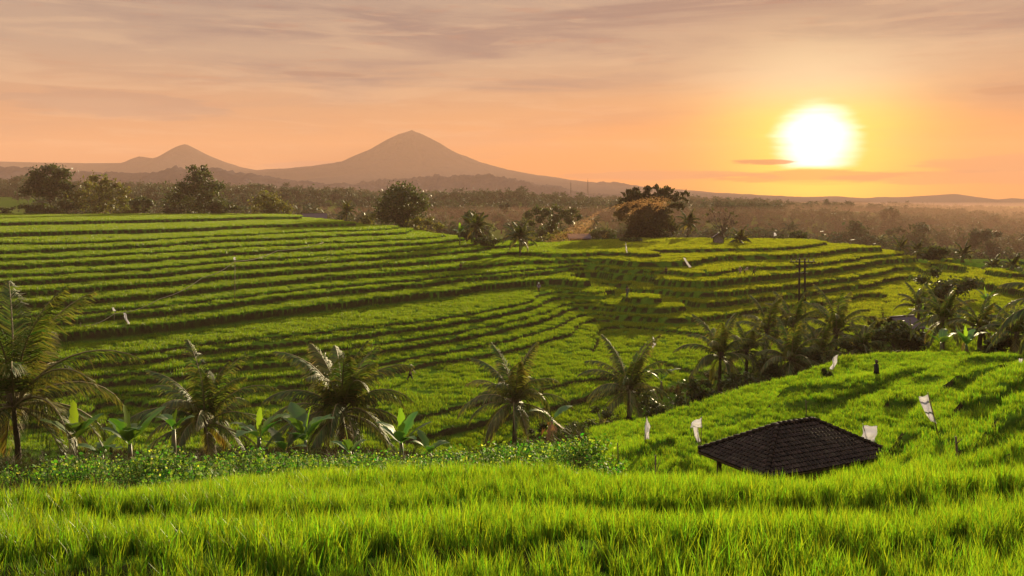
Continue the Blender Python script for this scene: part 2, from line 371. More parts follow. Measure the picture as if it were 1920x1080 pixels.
def Hfar(u, y):
    g = np.interp(u, [-600, 0, 400, 700, 1100, 1400, 1900, 2600], [12, 8, 5, -2, -10, -14, -26, -30])
    near = np.interp(u, [-600, 0, 700, 1400, 2000], [-8, -9, -19, -25, -32])
    z = near+(g-near)*sstep(370, 850, y)
    x = (u-960)*y/F
    z = z+fbm(x/160, y/160)*10*sstep(360, 600, y)
    z = z+(-18-z)*sstep(1100, 2200, y)
    return z
def Hs(u, y):
    h = bil(Hc, CYL[0], CYL[-1], CU[0], CU[-1], np.log(np.clip(y, 4.3, 355)), u)
    f = sstep(330, 370, y)
    return h*(1-f)+Hfar(u, np.maximum(y, 330))*f
LEVELS = sorted({z for z, _ in CONT if z not in (-14.2, -14.9, -15.7, -16.6, -13.0, -12.3, -11.8, -11.2, -11.9, -12.9, -13.6)}|{-3.5,-4.2,-15.7}, reverse=True)
LEV_L = np.array(sorted({-3.0, -5, -6, -7, -7.5, -8.2, -8.7, -9.4, -9.9, -10.6, -11.4, -12.2, -12.6, -13.4, -14.7, -15.1, -15.7, -16.1, -16.7, -17.1, -17.6, -18.0, -18.6, -20}))
LEV_R = np.array(sorted({-7.0, -10.6, -11.4, -12.6, -13.4, -14.7, -15.7, -16.7, -17.6, -18.0, -18.6, -20}))
def quant(H, L, ramp):
    k = np.clip(np.searchsorted(L, H, side='right')-1, 0, len(L)-2)
    a = L[k]; b = L[k+1]; fr = np.clip((H-a)/(b-a), 0, 1)
    r = np.clip(ramp/(b-a), .03, .6)
    up = np.clip((fr-(1-r))/r, 0, 1); up = up*up*(3-2*up)
    return a+(b-a)*(up*.97+.03*fr), up
def ground(u, y):
    """height, riser share (0 tread, 1 bank), rice mask"""
    u = np.asarray(u, float); y = np.asarray(y, float); u, y = np.broadcast_arrays(u, y)
    x = (u-960)*y/F
    H = Hs(u, y)
    wob = fbm(x/9+3, y/14, 3)*.07*sstep(30, 70, y)
    Hn = H+wob
    e = .004; g = np.abs(Hs(u, y*(1+e))-Hs(u, y*(1-e)))/(2*e*y)+.02
    e2 = 6; g2 = np.abs(Hs(u+e2, y)-Hs(u-e2, y))/(2*e2*y/F); g = np.sqrt(g*g+g2*g2)
    ramp = g*.55
    qL, rL = quant(Hn, LEV_L, ramp); qR, rR = quant(Hn, LEV_R, ramp)
    right = (u > 1128+20*np.sin(y*.11))
    q = np.where(right, qR, qL); r = np.where(right, rR, rL)
    # the sweep of narrow terraces at the near right
    LN = -20+.8*np.arange(0, 24)
    Hq = H+fbm(x/6, y/6, 3)*.10
    qN, rN = quant(Hq, LN, g*.7)
    m_far = sstep(60, 68, y)*(1-sstep(300, 330, y))
    m_near = sstep(16, 20, y)*(1-sstep(56, 63, y))*sstep(1150, 1260, u)
    z = H*(1-m_far)+q*m_far; z = z*(1-m_near)+qN*m_near
    bank = r*m_far+rN*m_near
    # nearest terraces: low banks facing the viewer
    yy = y+.5*np.sin(u/230)+.25*np.sin(u/90+1)-(np.clip(u-1300, 0, None)/600)*1.0
    for c, hgt, L in ((9.2, .18, 2.6), (12.4, .22, 3.2)):
        s = sstep(c-.35, c+.05, yy)*(1-sstep(c+.1, c+L, yy)); z = z+hgt*s
        bank = np.maximum(bank, .5*sstep(c-.42, c-.3, yy)*(1-sstep(c-.0, c+.08, yy)))
    for pl in LIPS:
        pl = np.array(pl, float); yl = np.interp(u, pl[:, 0], pl[:, 1])+.5*vnoise(u/60, u*0+pl[0, 1])
        fade = sstep(pl[0, 0]-10, pl[0, 0]+70, u)*(1-sstep(pl[-1, 0]+200, pl[-1, 0]+400, u))
        z = z+.62*pl[0, 2]*fade*sstep(-.45, .0, y-yl)*(1-sstep(.6, 6.5, y-yl))
        bank = np.maximum(bank, .24*fade*sstep(-.75, -.5, y-yl)*(1-sstep(-.15, .05, y-yl)))
    return z, bank
# crests of the banks sweeping up the near right slope: (column, distance, height)
LIPS = [[(1560,29.5,.55),(1640,28,.5),(1760,29.5,.5),(1860,31,.5),(1950,36,.5)],
        [(1590,38,.6),(1750,37,.5),(1840,39,.5),(1920,43,.5)],
        [(1640,20.5,.45),(1800,22,.5),(1920,25.5,.5),(2000,28,.5)],
        [(1700,15.8,.35),(1850,17.5,.4),(1950,20,.4)],
        [(1440,44,.55),(1560,45,.5),(1640,47,.5),(1700,52,.5)],
        [(1130,33,.5),(1215,36,.5),(1330,41,.5),(1450,47,.5)]]
def gz(u, y): return float(ground(np.array([u]), np.array([y]))[0][0])
def P3(u, v, y): return Vector(((u-960)*y/F, y, -(v-HZ)*y/F))
def on_ground(u, y): return Vector(((u-960)*y/F, y, gz(u, y)))

NU = 800; us = np.linspace(-680, 2600, NU)
ys = np.exp(np.concatenate([np.arange(math.log(4.4), math.log(335), .0047), np.arange(math.log(335), math.log(4600), .013)]))
UU, YY = np.meshgrid(us, ys); ZZ, BB = ground(UU, YY)
G = np.stack([(UU-960)*YY/F, YY, ZZ], -1)
ZZ += fbm(G[..., 0]*1.3, G[..., 1]*1.3, 3)*.10; G[..., 2] = ZZ
i, j = np.meshgrid(np.arange(len(ys)-1), np.arange(NU-1), indexing='ij'); p = i*NU+j
GM = D.materials.new('paddy_ground'); GM.use_nodes = True
def ground_mat():
    w = NT(GM.node_tree); geo = w.n('ShaderNodeNewGeometry'); at = w.n('ShaderNodeAttribute', attribute_name='bank')
    n = w.n('ShaderNodeTexNoise', {'Vector': geo.outputs['Position'], 'Scale': 1.6, 'Detail': 6.0, 'Roughness': .7})
    n2 = w.n('ShaderNodeTexNoise', {'Vector': geo.outputs['Position'], 'Scale': .05, 'Detail': 4.0})
    tread = w.mix(w.rng(n.outputs[0], .35, .65), (0.035, 0.08, 0.008), (0.06, 0.11, 0.01))
    bank = w.mix(w.rng(n.outputs[0], .4, .62), (0.022, 0.017, 0.009), (0.026, 0.034, 0.009))
    c = w.mix(w.rng(at.outputs['Fac'], .1, .5), tread, bank)
    b = w.n('ShaderNodeBump', {'Strength': .9, 'Distance': .15, 'Height': n.outputs[0]})
    p = w.n('ShaderNodeBsdfPrincipled', {'Base Color': c, 'Roughness': .95, 'Specular IOR Level': 0.0, 'Normal': b.outputs[0]})
    w.n('ShaderNodeOutputMaterial', {0: p})
ground_mat()
gme = new_mesh('ground', G.reshape(-1, 3), np.stack([p, p+1, p+NU+1, p+NU], -1).reshape(-1, 4), GM, True, {'bank': BB.ravel()})
tag(add('ground', gme), 'terraced ground stepping down to the valley', None, None, 'structure')

# ------------------------------------------------------------------ instancing for what nobody could count
def scatter(name, pts, yaw, scl, pick, protos, label, cat):
    me = D.meshes.new(name); me.vertices.add(len(pts)); me.vertices.foreach_set('co', np.asarray(pts, np.float32).ravel())
    for k, a in (('yaw', yaw), ('scl', scl)):
        t = me.attributes.new(k, 'FLOAT', 'POINT'); t.data.foreach_set('value', np.asarray(a, np.float32))
    t = me.attributes.new('pick', 'INT', 'POINT'); t.data.foreach_set('value', np.asarray(pick, np.int32))
    c = D.collections.new(name+'_kinds')
    for k, pm in enumerate(protos): c.objects.link(D.objects.new('%s_kind_%02d' % (name, k), pm))
    ng = D.node_groups.new(name, 'GeometryNodeTree')
    ng.interface.new_socket('Geometry', in_out='INPUT', socket_type='NodeSocketGeometry')
    ng.interface.new_socket('Geometry', in_out='OUTPUT', socket_type='NodeSocketGeometry')
    N = ng.nodes; L = ng.links
    gi = N.new('NodeGroupInput'); go = N.new('NodeGroupOutput'); ip = N.new('GeometryNodeInstanceOnPoints')
    ci = N.new('GeometryNodeCollectionInfo'); ci.inputs['Collection'].default_value = c
    ci.inputs['Separate Children'].default_value = True; ci.inputs['Reset Children'].default_value = True
    def at(nm, ty):
        a = N.new('GeometryNodeInputNamedAttribute'); a.data_type = ty; a.inputs[0].default_value = nm; return a.outputs[0]
    cx = N.new('ShaderNodeCombineXYZ'); L.new(at('yaw', 'FLOAT'), cx.inputs[2])
    L.new(gi.outputs[0], ip.inputs['Points']); L.new(ci.outputs[0], ip.inputs['Instance'])
    ip.inputs['Pick Instance'].default_value = True; L.new(at('pick', 'INT'), ip.inputs['Instance Index'])
    L.new(cx.outputs[0], ip.inputs['Rotation']); L.new(at('scl', 'FLOAT'), ip.inputs['Scale'])
    L.new(ip.outputs[0], go.inputs[0])
    o = add(name, me); o.modifiers.new('scatter', 'NODES').node_group = ng
    return tag(o, label, cat, None, 'stuff')

def tuft(n, hgt, spread, width, droop=.35, seg=3, mat=RICE):
    V = []; Fq = []; A = []
    for k in range(n):
        a = random.uniform(0, 2*math.pi); r = spread*math.sqrt(random.random()); bx, by = r*math.cos(a), r*math.sin(a)
        la = random.uniform(0, 2*math.pi); h = hgt*random.uniform(.6, 1.1); d = droop*h*random.uniform(.2, 1.3)
        fa = random.uniform(0, math.pi); wx, wy = math.cos(fa)*width/2, math.sin(fa)*width/2
        dead = random.random() < .04
        b = len(V)
        for s in range(seg+1):
            t = s/seg; q = d*t*t; z = h*(t-.18*t*t*d/h*2); w = (1-t**2.2)*(.75+.5*t)
            x = bx+q*math.cos(la); y = by+q*math.sin(la)
            V += [(x-wx*w, y-wy*w, z), (x+wx*w, y+wy*w, z)]; A += [t if not dead else 1.5]*2
        Fq += [(b+2*s, b+2*s+1, b+2*s+3, b+2*s+2) for s in range(seg)]
    return new_mesh('tuft', V, np.array(Fq), mat, False, {'h': A})

def sample(area_y0, area_y1, dens, u0=-120, u1=2040):
    n = int(dens*(u1-u0)/F*(area_y1**2-area_y0**2)/2)
    y = np.sqrt(RNG.uniform(area_y0**2, area_y1**2, n)); u = RNG.uniform(u0, u1, n)
    return u, y
def rice(name, y0, y1, dens, protos, smin, smax, label, keep=None, banky=False):
    u, y = sample(y0, y1, dens); z, b = ground(u, y); x = (u-960)*y/F
    ok = (b > .35) if banky else ((b < .25) | (y < 60))
    if keep is not None: ok &= keep(u, y, x)
    u, y, z, x = u[ok], y[ok], z[ok], x[ok]; n = len(u)
    scl = RNG.uniform(smin, smax, n)*(1+.5*fbm(x/2.3, y/2.3, 2))
    return scatter(name, np.stack([x, y, z-.03], -1), RNG.uniform(0, 6.28, n), scl, RNG.integers(0, len(protos), n), protos, label, 'rice' if not banky else 'weeds')
hutx, huty = 8.35, 28.6
def not_hut(u, y, x): return (np.abs(x-hutx) > 2.2) | (np.abs(y-huty) > 2.2)
def fieldmask(u, y, x):
    strip = (y > 18.6) & (y < 60) & (u < 1060+(y-18)*1.5)
    ravine = (y > 48) & (y < 62) & (u < 1200)
    rav2 = (u > 1180) & (u < 1700) & (y > np.interp(u, [1180, 1300, 1400, 1500, 1600, 1700], [47, 51, 55, 59, 62, 60])) & (y < np.interp(u, [1180, 1300, 1500, 1600, 1700], [80, 90, 95, 90, 90]))
    return ~(strip | ravine | rav2) & not_hut(u, y, x)
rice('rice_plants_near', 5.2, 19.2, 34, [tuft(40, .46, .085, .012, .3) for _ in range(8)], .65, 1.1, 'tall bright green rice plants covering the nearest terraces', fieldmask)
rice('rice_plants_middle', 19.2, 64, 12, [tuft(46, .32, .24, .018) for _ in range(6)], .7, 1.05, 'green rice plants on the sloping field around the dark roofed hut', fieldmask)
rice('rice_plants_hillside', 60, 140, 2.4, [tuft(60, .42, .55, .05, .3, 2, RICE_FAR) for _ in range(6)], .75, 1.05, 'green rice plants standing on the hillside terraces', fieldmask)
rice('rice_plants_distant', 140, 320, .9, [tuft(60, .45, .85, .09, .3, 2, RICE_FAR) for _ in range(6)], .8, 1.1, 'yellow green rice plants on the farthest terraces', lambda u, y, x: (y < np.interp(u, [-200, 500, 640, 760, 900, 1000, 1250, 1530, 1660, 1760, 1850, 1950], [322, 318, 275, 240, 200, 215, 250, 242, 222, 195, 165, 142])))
rice('bank_weeds', 62, 200, 1.0, [tuft(26, .38, .3, .04, .9, 2, WEED) for _ in range(4)], .6, 1.2, 'dark weeds growing on the terrace banks', None, True)
#@@OBJECTS@@
# ------------------------------------------------------------------ palms
def frond(mb, o, az, th0, L, droop, n=34, ll=.85, w=.055, dead=0.0):
    T = np.linspace(0, 1, 11); th = th0-droop*T**1.25
    step = L/10; pos = [np.array(o, float)]; ca, sa = math.cos(az), math.sin(az); tw = random.uniform(-.25, .25)
    for k in range(10): pos.append(pos[-1]+step*np.array([math.cos(th[k])*ca-tw*T[k]*sa*.5, math.cos(th[k])*sa+tw*T[k]*ca*.5, math.sin(th[k])]))
    pos = np.array(pos); side = np.array([-sa, ca, 0.0])
    hue = dead if dead else random.random()**3*.4
    mb[1].tube(pos, np.linspace(.055, .008, 11)*L/4.5, 4, False, hue)
    gap = random.random() < .3
    for s in (-1, 1):
        for k in range(n):
            t = .12+.88*(k+random.uniform(-.4, .4))/n; t = min(max(t, .05), .995)
            i = min(int(t*10), 9); q = pos[i]+(pos[i+1]-pos[i])*(t*10-i); d = pos[i+1]-pos[i]; d = d/np.linalg.norm(d)
            up = np.cross(side, d); up = up if up[2] > 0 else -up
            l = ll*(math.sin(math.pi*min(1, .14+t*.86))**.6)*random.uniform(.75, 1.15)+.12
            if gap and random.random() < .25: continue
            v = side*s*(.72-.25*t)+d*(.40+.7*t)+np.array([0, 0, -.3])+up*random.uniform(-.12, .12); v /= np.linalg.norm(v)
            m1 = q+v*l*.55; v2 = v+np.array([0, 0, -random.uniform(.5, 1.1)]); v2 /= np.linalg.norm(v2); e = m1+v2*l*.5
            wv = np.cross(v, side*s*.3+up); wv = d*.8+wv*.3; wv = wv/np.linalg.norm(wv)*w*.5
            h = min(1.4, max(0, hue+random.gauss(.08, .16)))
            b = mb[0].verts([q-wv*.5, q+wv*.5, m1+wv, m1-wv, e], [h*.6, h*.6, h, h, min(1.4, h+.25)])
            mb[0].quads([b, b+1, b+2, b+3]); mb[0].tris([b+3, b+2, b+4])
CG = 'palms crowded along the ravine'
def palm(u, vb, y, vc, L, nf, label, seed, lean=0.0, group='coconut palms', ll=1.0, w=.1, tr=.15, cat='palm tree', drop=.15):
    """column, row of base, distance, row of crown heart, frond length"""
    random.seed(seed); b = on_ground(u, y); Hc_ = max(.3, (-(vc-HZ)*y/F)-b.z)
    L *= 1.16 if group != CG else 1.06; nf = int(nf*(1.2 if group != CG else 1.0)); root = thing('coconut_palm', label, cat, b, 0, group)
    tb = MB(); n = max(5, int(Hc_*3)); T = np.linspace(0, 1, n)
    px = lean*Hc_*T**2; pts = np.stack([px, .05*np.sin(T*5)*Hc_, -0.15+(Hc_+.15)*T], -1)
    rad = tr*(1.35-.5*T)+.012*np.cos(T*n*2.1); rad[0] *= 1.25; rad[-1] *= 1.3
    tb.tube(pts, rad, 9, True); tb.build('trunk', BARK, root, True)
    lf = MB(); rc = MB(); top = pts[-1]
    for k in range(nf):
        q = k/(nf-1); az = k*2.399+random.uniform(-.25, .25)
        th = R(86)-R(112)*q**1.15+random.uniform(-.12, .12)
        dr = random.uniform(.35, .7)+1.25*math.sin(math.pi*min(1, q*.8+.05))
        o = top+np.array([math.cos(az)*.12, math.sin(az)*.12, -.25*q+random.uniform(-.05, .05)])
        frond((lf, rc), o, az, th, L*random.uniform(.8, 1.08)*(1-.18*(q > .85)), dr, int(30+L*7), ll*L/5.4, w, .9 if (q > .88 and random.random() < .6) else 0)
    c = lf.build('crown', PALM, root); rc.build('rachis', RACH, c)
    # fibrous boss and nuts in the heart of the crown
    hb = MB(); 
    for k in range(9):
        a = random.uniform(0, 6.28); hb.tube([top+np.array([0, 0, -.1]), top+np.array([math.cos(a)*.3, math.sin(a)*.3, .5]), top+np.array([math.cos(a)*.35, math.sin(a)*.35, random.uniform(-.7, .1)])], [.06, .05, .01], 4)
    hb.build('leaf_sheath', BARK, root)
    return root
palm(30, 900, 45, 752, 6.0, 26, 'tallest near coconut palm with a slim bare trunk, at the left edge of the photo', 11, 0, ll=1.1, w=.085, tr=.13)
palm(388, 860, 57, 790, 4.5, 22, 'short coconut palm behind the banana plants, second near palm from the left', 12, -.04)
palm(640, 850, 56, 770, 4.9, 28, 'broadest coconut palm with many drooping fronds, rising behind the bean plants', 13, .02, ll=1.1)
palm(965, 818, 68, 752, 4.5, 22, 'coconut palm with upright fronds at the right end of the bean plants', 14, 0)
palm(1180, 778, 73, 728, 4.2, 20, 'small coconut palm above the grassy shrubs, left of the big palm cluster', 15, 0)
CG = 'palms crowded along the ravine'
palm(1350, 722, 81, 665, 4.2, 20, 'leftmost palm of the dense cluster in the ravine', 16, group=CG)
palm(1437, 700, 90, 620, 4.0, 20, 'palm in the ravine cluster standing left of the double utility pole', 17, group=CG)
palm(1488, 700, 92, 608, 3.9, 20, 'palm in the ravine cluster directly in front of the double utility pole', 18, group=CG)
palm(1482, 700, 80, 672, 3.9, 22, 'low drooping palm at the front of the ravine cluster', 19, group=CG)
palm(1568, 700, 88, 622, 4.6, 24, 'tall palm with upright feathery fronds at the right end of the ravine cluster', 20, group=CG)
palm(1535, 690, 84, 660, 3.6, 20, 'low dark palm squeezed between the taller palms of the ravine cluster', 21, group=CG)
palm(1400, 700, 84, 655, 3.4, 18, 'low bushy palm between the leftmost cluster palm and the pole', 22, group=CG)
palm(1615, 690, 84, 650, 2.8, 16, 'small palm hanging over the right end of the ravine cluster', 29, group=CG)
palm(1768, 655, 78, 598, 2.9, 20, 'coconut palm beside the dark roofed hut at the right', 23)
palm(1838, 655, 66, 612, 2.3, 16, 'small palm right of the hut palm, above the yellow green terrace', 24)
palm(1722, 600, 95, 572, 2.4, 14, 'palm poking up behind the dark hut roof at the right', 25)
palm(1990, 700, 42, 575, 3.0, 22, 'palm whose long fronds reach in from the right edge of the photo', 26)
palm(1905, 690, 58, 622, 2.2, 18, 'dark palm at the right edge above the yellow green terrace', 27)
palm(893, 456, 190, 425, 3.6, 16, 'slender palm at the end of the left hillside, beside dark upright shrubs', 31, ll=1.2, w=.2)
palm(975, 478, 176, 445, 3.5, 16, 'palm with fan of fronds where the left hillside ends', 32, ll=1.2, w=.2)
palm(1290, 445, 246, 418, 4.0, 14, 'thin palm just right of the bamboo clump against the haze', 33, ll=1.2, w=.24)
palm(1387, 468, 214, 450, 3.2, 18, 'bushy small palm beside the little field hut', 34, ll=1.2, w=.22)
palm(650, 416, 258, 396, 3.4, 14, 'small palm on the skyline left of the round dark tree', 35, ll=1.2, w=.24)
for k, (u, v, y, l) in enumerate([(1688, 466, 218, 'tiny palm at the far rim of the fields, above their right shoulder'), (1720, 470, 214, 'tiny palm next right along the far rim of the fields'), (1760, 484, 205, 'tiny palm beside the dark mound on the far rim'),
                      (1806, 478, 190, 'tiny palm on the rim right of the dark mound'), (1862, 500, 170, 'tiny palm in the scrub below the right rim'), (1900, 500, 160, 'tiny palm in the scrub at the right edge of the photo')]):
    palm(u, v+10, y, v-2, 2.6, 11, l, 40+k, group='tiny palms along the far rim', ll=1.2, w=.22, tr=.12)

# ------------------------------------------------------------------ bananas
def banana(u, y, Hst, n, L, label, seed, young=1, dry=0, group='banana plants'):
    random.seed(seed); Hst *= 1.2; L *= 1.15; b = on_ground(u, y); root = thing('banana_plant', label, 'banana plant', b, 0, group)
    st = MB(); st.tube([(0, 0, -.2), (.02, 0, Hst*.5), (0, .03, Hst)], [.15, .12, .08], 9); st.build('stem', BANS, root, True)
    for k in range(n+young):
        up = k >= n; az = k*2.4+random.uniform(-.4, .4); th0 = R(84) if up else R(random.uniform(38, 72)); dr = .15 if up else random.uniform(.5, 1.5)
        l = L*random.uniform(.75, 1.1); wd = (.30 if not up else .2)*l/1.6*1.15
        if dry and k < dry: th0 = R(-30); dr = .9
        m = 14; T = np.linspace(0, 1, m); th = th0-dr*T**1.4
        rho = np.concatenate([[0], np.cumsum(np.cos(th[:-1]))])*l/(m-1); zz = np.concatenate([[0], np.cumsum(np.sin(th[:-1]))])*l/(m-1)
        d = np.array([math.cos(az), math.sin(az)]); s = np.array([-math.sin(az), math.cos(az)])
        c = np.stack([rho*d[0], rho*d[1], Hst-.1+zz], -1)
        wT = np.where(T < .2, .03+.05*T, 0)+np.where(T >= .2, np.sin(np.pi*np.clip((T-.2)/.8, 0, 1)**.75)**.55, 0)*wd
        fold = random.uniform(.1, .5)*(1 if not up else 1.6); mb = MB()
        G_ = []
        for q in range(m):
            e = [1+random.uniform(-.4, .1) for _ in (0, 1)]; f = fold+random.uniform(-.1, .1)
            row = []
            for a in (-1, -.5, 0, .5, 1):
                ee = e[0] if a < 0 else e[1]; off = wT[q]*a*ee
                row.append(c[q]+np.array([s[0]*off*math.cos(f), s[1]*off*math.cos(f), abs(off)*math.sin(f)*(1 if abs(a) < .7 or up else .55)]))
            G_.append(row)
        mb.sheet(np.array(G_), np.broadcast_to(np.array([.6, .2, 0, .2, .6]), (m, 5)))
        lf = mb.build('leaf', DRYL if (dry and k < dry) else (BANY if up else BANL), root, True)
    return root
DRYL = material('dry_leaf', (0.16, 0.09, 0.04), .7, .2, .3, vary=.5)
banana(140, 43, 1.35, 6, 2.0, 'banana plant with one bright unfurling leaf, right of the tall left palm', 1)
banana(243, 41, 1.0, 9, 1.9, 'largest dark banana plant with many spreading leaves, left of the second palm', 2)
banana(325, 40, 1.5, 5, 1.2, 'slim banana plant with a single broad upright leaf, just left of the second palm', 3)
banana(190, 45, .7, 6, 1.5, 'low banana plant crouching between the bright leaved one and the largest one', 4, 0)
banana(485, 44, 1.1, 6, 1.7, 'banana plant with blue green leaves midway between the second and the broadest palm', 5)
banana(572, 46, .9, 8, 2.1, 'banana plant with wide dark upright leaves beside the trunk of the broadest palm', 6)
banana(535, 44, .5, 5, 1.4, 'low banana plant left of the wide leaved one', 7, 0)
banana(655, 42, .6, 4, 1.2, 'small banana plant at the foot of the broadest palm', 8)
banana(752, 43, 1.0, 6, 1.6, 'banana plant with a pale upright leaf right of the broadest palm', 9)
banana(805, 43, .6, 5, 1.3, 'low banana plant standing in the bean plants between two palms', 10, 0)
banana(1035, 60, 1.9, 5, 1.8, 'banana plant with brown dry leaves right of the upright palm', 11, 0, 3)
banana(1765, 64, .8, 5, 1.6, 'banana plant with a bright yellow leaf on the terrace below the hut palm', 12)
banana(1240, 80, 1.4, 5, 1.9, 'banana plant with a bright leaf between small palm and the ravine cluster', 13)
banana(1812, 60, .7, 6, 1.4, 'low banana plant on the terrace rim below the small right palm', 14)
banana(1730, 96, 1.6, 6, 1.9, 'banana plant behind the dark hut roof', 15)
banana(1850, 110, 1.8, 6, 1.8, 'banana plant on the green slope at the far right', 16)
banana(1790, 84, 1.5, 6, 1.9, 'banana plant mixed in behind the hut palm', 17)
banana(862, 182, 2.2, 6, 2.2, 'banana plant on the skyline end of the left hillside', 18)

# ------------------------------------------------------------------ broad-leaved trees
def leaves(mb, cs, n, size, flat=.8):
    """cs: list of (x,y,z,rx,ry,rz)"""
    cs = np.array(cs, float); vol = cs[:, 3]*cs[:, 4]*cs[:, 5]; pr = vol**.7/np.sum(vol**.7)
    k = RNG.choice(len(cs), n, p=pr); d = RNG.normal(size=(n, 3)); d /= np.linalg.norm(d, axis=1)[:, None]
    r = RNG.random(n)**.45*(1+.32*RNG.normal(size=n))
    p_ = cs[k, :3]+d*r[:, None]*cs[k, 3:]
    a = RNG.normal(size=(n, 3)); a /= np.linalg.norm(a, axis=1)[:, None]
    b = np.cross(a, RNG.normal(size=(n, 3))); b /= np.linalg.norm(b, axis=1)[:, None]
    s = size*RNG.uniform(.5, 1.3, n)[:, None]
    V = np.stack([p_-a*s, p_+b*s*.45, p_+a*s, p_-b*s*.45], 1).reshape(-1, 3)
    b0 = mb.verts(V, RNG.random(n).repeat(4)*.3); mb.quads(np.arange(4*n).reshape(n, 4)+b0)
def tree(name, u, vt, wpx, y, label, cs=None, mat=None, n=2600, size=None, seed=1, dens=1.0, ncl=14, low=.3, group=None, cat='tree', vb=None, bush=False, limbs=6, twigs=0):
    """vt: row of the top, wpx: width in photo pixels; cs: clusters in (0..1 across, 0..1 up, radius share)"""
    random.seed(seed); b = on_ground(u, y)
    if vb is not None: b.z = max(b.z, -(vb-HZ)*y/F-.5) if False else b.z
    H_ = -(vt-HZ)*y/F-b.z; W = wpx*y/F/2
    if H_ < 2: print('LOWTREE', u, y, H_); H_ = max(H_, 1.2)
    root = thing(name, label, cat, b, 0, group)
    C_ = []
    if cs:
        for a, q, r in cs:
            r = r*1.25; C_.append(((a-.5)*2*W, random.uniform(-.35, .35)*W, q*H_, r*W, r*W, r*W*.75))
    else:
        for k in range(ncl):
            a = random.uniform(-1, 1); q = random.uniform(low, .9); lim = math.sin(math.pi*min(1, max(.15, (q-low*.6)/(1.12-low*.6))))**.6
            dpt = random.uniform(-1, 1)*math.sqrt(max(0, 1-a*a)); r = random.uniform(.22, .4)
            C_.append((a*W*lim*.85, dpt*W*lim*.8, q*H_, r*W, r*W, r*min(W, H_*.5)*.8))
    if not bush:
        tb = MB(); top = np.array([0, 0, H_*.55]); tb.tube([(0, 0, -.6), (.05*W, 0, H_*.25), top], [H_*.03, H_*.022, H_*.014], 7)
        for c in random.sample(C_, min(limbs, len(C_))):
            s = np.array([0, 0, H_*random.uniform(.2, .5)]); e = np.array(c[:3]); m_ = (s+e)/2+np.array([0, 0, -.05*H_])
            tb.tube([s, m_, e], [H_*.012, H_*.009, H_*.003], 5)
            for _ in range(twigs):
                f = random.uniform(.45, 1); a0 = s+(e-s)*f; dv = np.array([random.gauss(0, 1), random.gauss(0, 1), random.uniform(.1, 1.6)]); dv = dv/np.linalg.norm(dv)*W*random.uniform(.2, .42)
                tb.tube([a0, a0+dv*.5+np.array([0, 0, .05]), a0+dv], [.06, .045, .02], 4, False)
        tb.build('trunk', TBARK, root, True)
    else:
        tb = MB()
        for c in C_[:6]: tb.tube([(0, 0, -.2), (c[0]*.5, c[1]*.5, c[2]*.6), c[:3]], [.08, .05, .02], 4)
        tb.build('stem', TBARK, root, True)
    lm = MB(); leaves(lm, C_, int(n*dens*1.25), (size or .0022*y)*1.15); lm.build('crown' if not bush else 'foliage', mat or LEAFD, root)
    return root
TG = 'trees on the skyline of the left hillside'
tree('broadleaf_tree', 92, 312, 88, 312, 'tall airy dark tree on the left skyline, above a round black bush', [(.3,.85,.3),(.55,.93,.28),(.8,.85,.3),(.15,.65,.3),(.45,.7,.38),(.75,.65,.35),(.95,.6,.22),(.3,.5,.3),(.6,.48,.3),(.05,.5,.2),(.85,.42,.22)], n=3400, seed=3, group=TG, size=.6)
tree('shrub', 88, 374, 96, 306, 'round black bush under the tall airy tree on the left skyline', n=2600, seed=4, low=.1, bush=True, cat='bush', group='bushes on the skyline', size=.5)
tree('broadleaf_tree', 185, 328, 100, 314, 'loose yellow green tree right of the tall airy tree', [(.4,.92,.2),(.6,.85,.2),(.25,.75,.22),(.75,.75,.2),(.5,.65,.32),(.9,.6,.2),(.2,.5,.3),(.7,.48,.34),(.4,.35,.38),(.95,.35,.25),(.1,.3,.25),(.6,.2,.35)], LEAFY, 2600, seed=5, group=TG, size=.55)
tree('broadleaf_tree', 268, 368, 46, 306, 'small dark tree between the yellow green tree and the big dark tree', n=1200, seed=6, group=TG, low=.15, size=.45)
tree('broadleaf_tree', 372, 311, 112, 310, 'biggest dark tree on the left skyline, with a ragged leaning top', [(.42,.95,.16),(.62,.93,.14),(.5,.86,.2),(.7,.82,.14),(.4,.76,.22),(.55,.7,.3),(.3,.6,.25),(.75,.6,.24),(.92,.58,.16),(.45,.5,.36),(.2,.42,.28),(.7,.4,.34),(.08,.28,.25),(.35,.22,.35),(.65,.18,.35),(.9,.25,.22)], n=4200, seed=7, group=TG, size=.5)
tree('shrub', 422, 378, 60, 305, 'dark bush at the right foot of the biggest dark tree', n=1400, seed=8, low=.1, bush=True, cat='bush', group='bushes on the skyline', size=.45)
tree('shrub', 325, 385, 46, 304, 'dark bush at the left foot of the biggest dark tree', n=1000, seed=88, low=.1, bush=True, cat='bush', group='bushes on the skyline', size=.45)
tree('broadleaf_tree', 505, 362, 72, 308, 'low green tree near the right end of the top terrace', [(.4,.85,.3),(.6,.75,.35),(.25,.6,.35),(.8,.5,.35),(.5,.45,.45),(.15,.3,.3),(.95,.3,.3),(.6,.2,.4)], LEAFY, 1700, seed=9, group=TG, size=.45)
tree('shrub', 10, 388, 40, 306, 'grey bush at the left edge of the skyline', n=800, seed=10, low=.1, bush=True, cat='bush', group='bushes on the skyline', size=.45)
tree('shrub', 235, 388, 60, 305, 'low ragged bush under the yellow green tree', n=900, seed=110, low=.1, bush=True, cat='bush', group='bushes on the skyline', size=.4, mat=LEAFY)
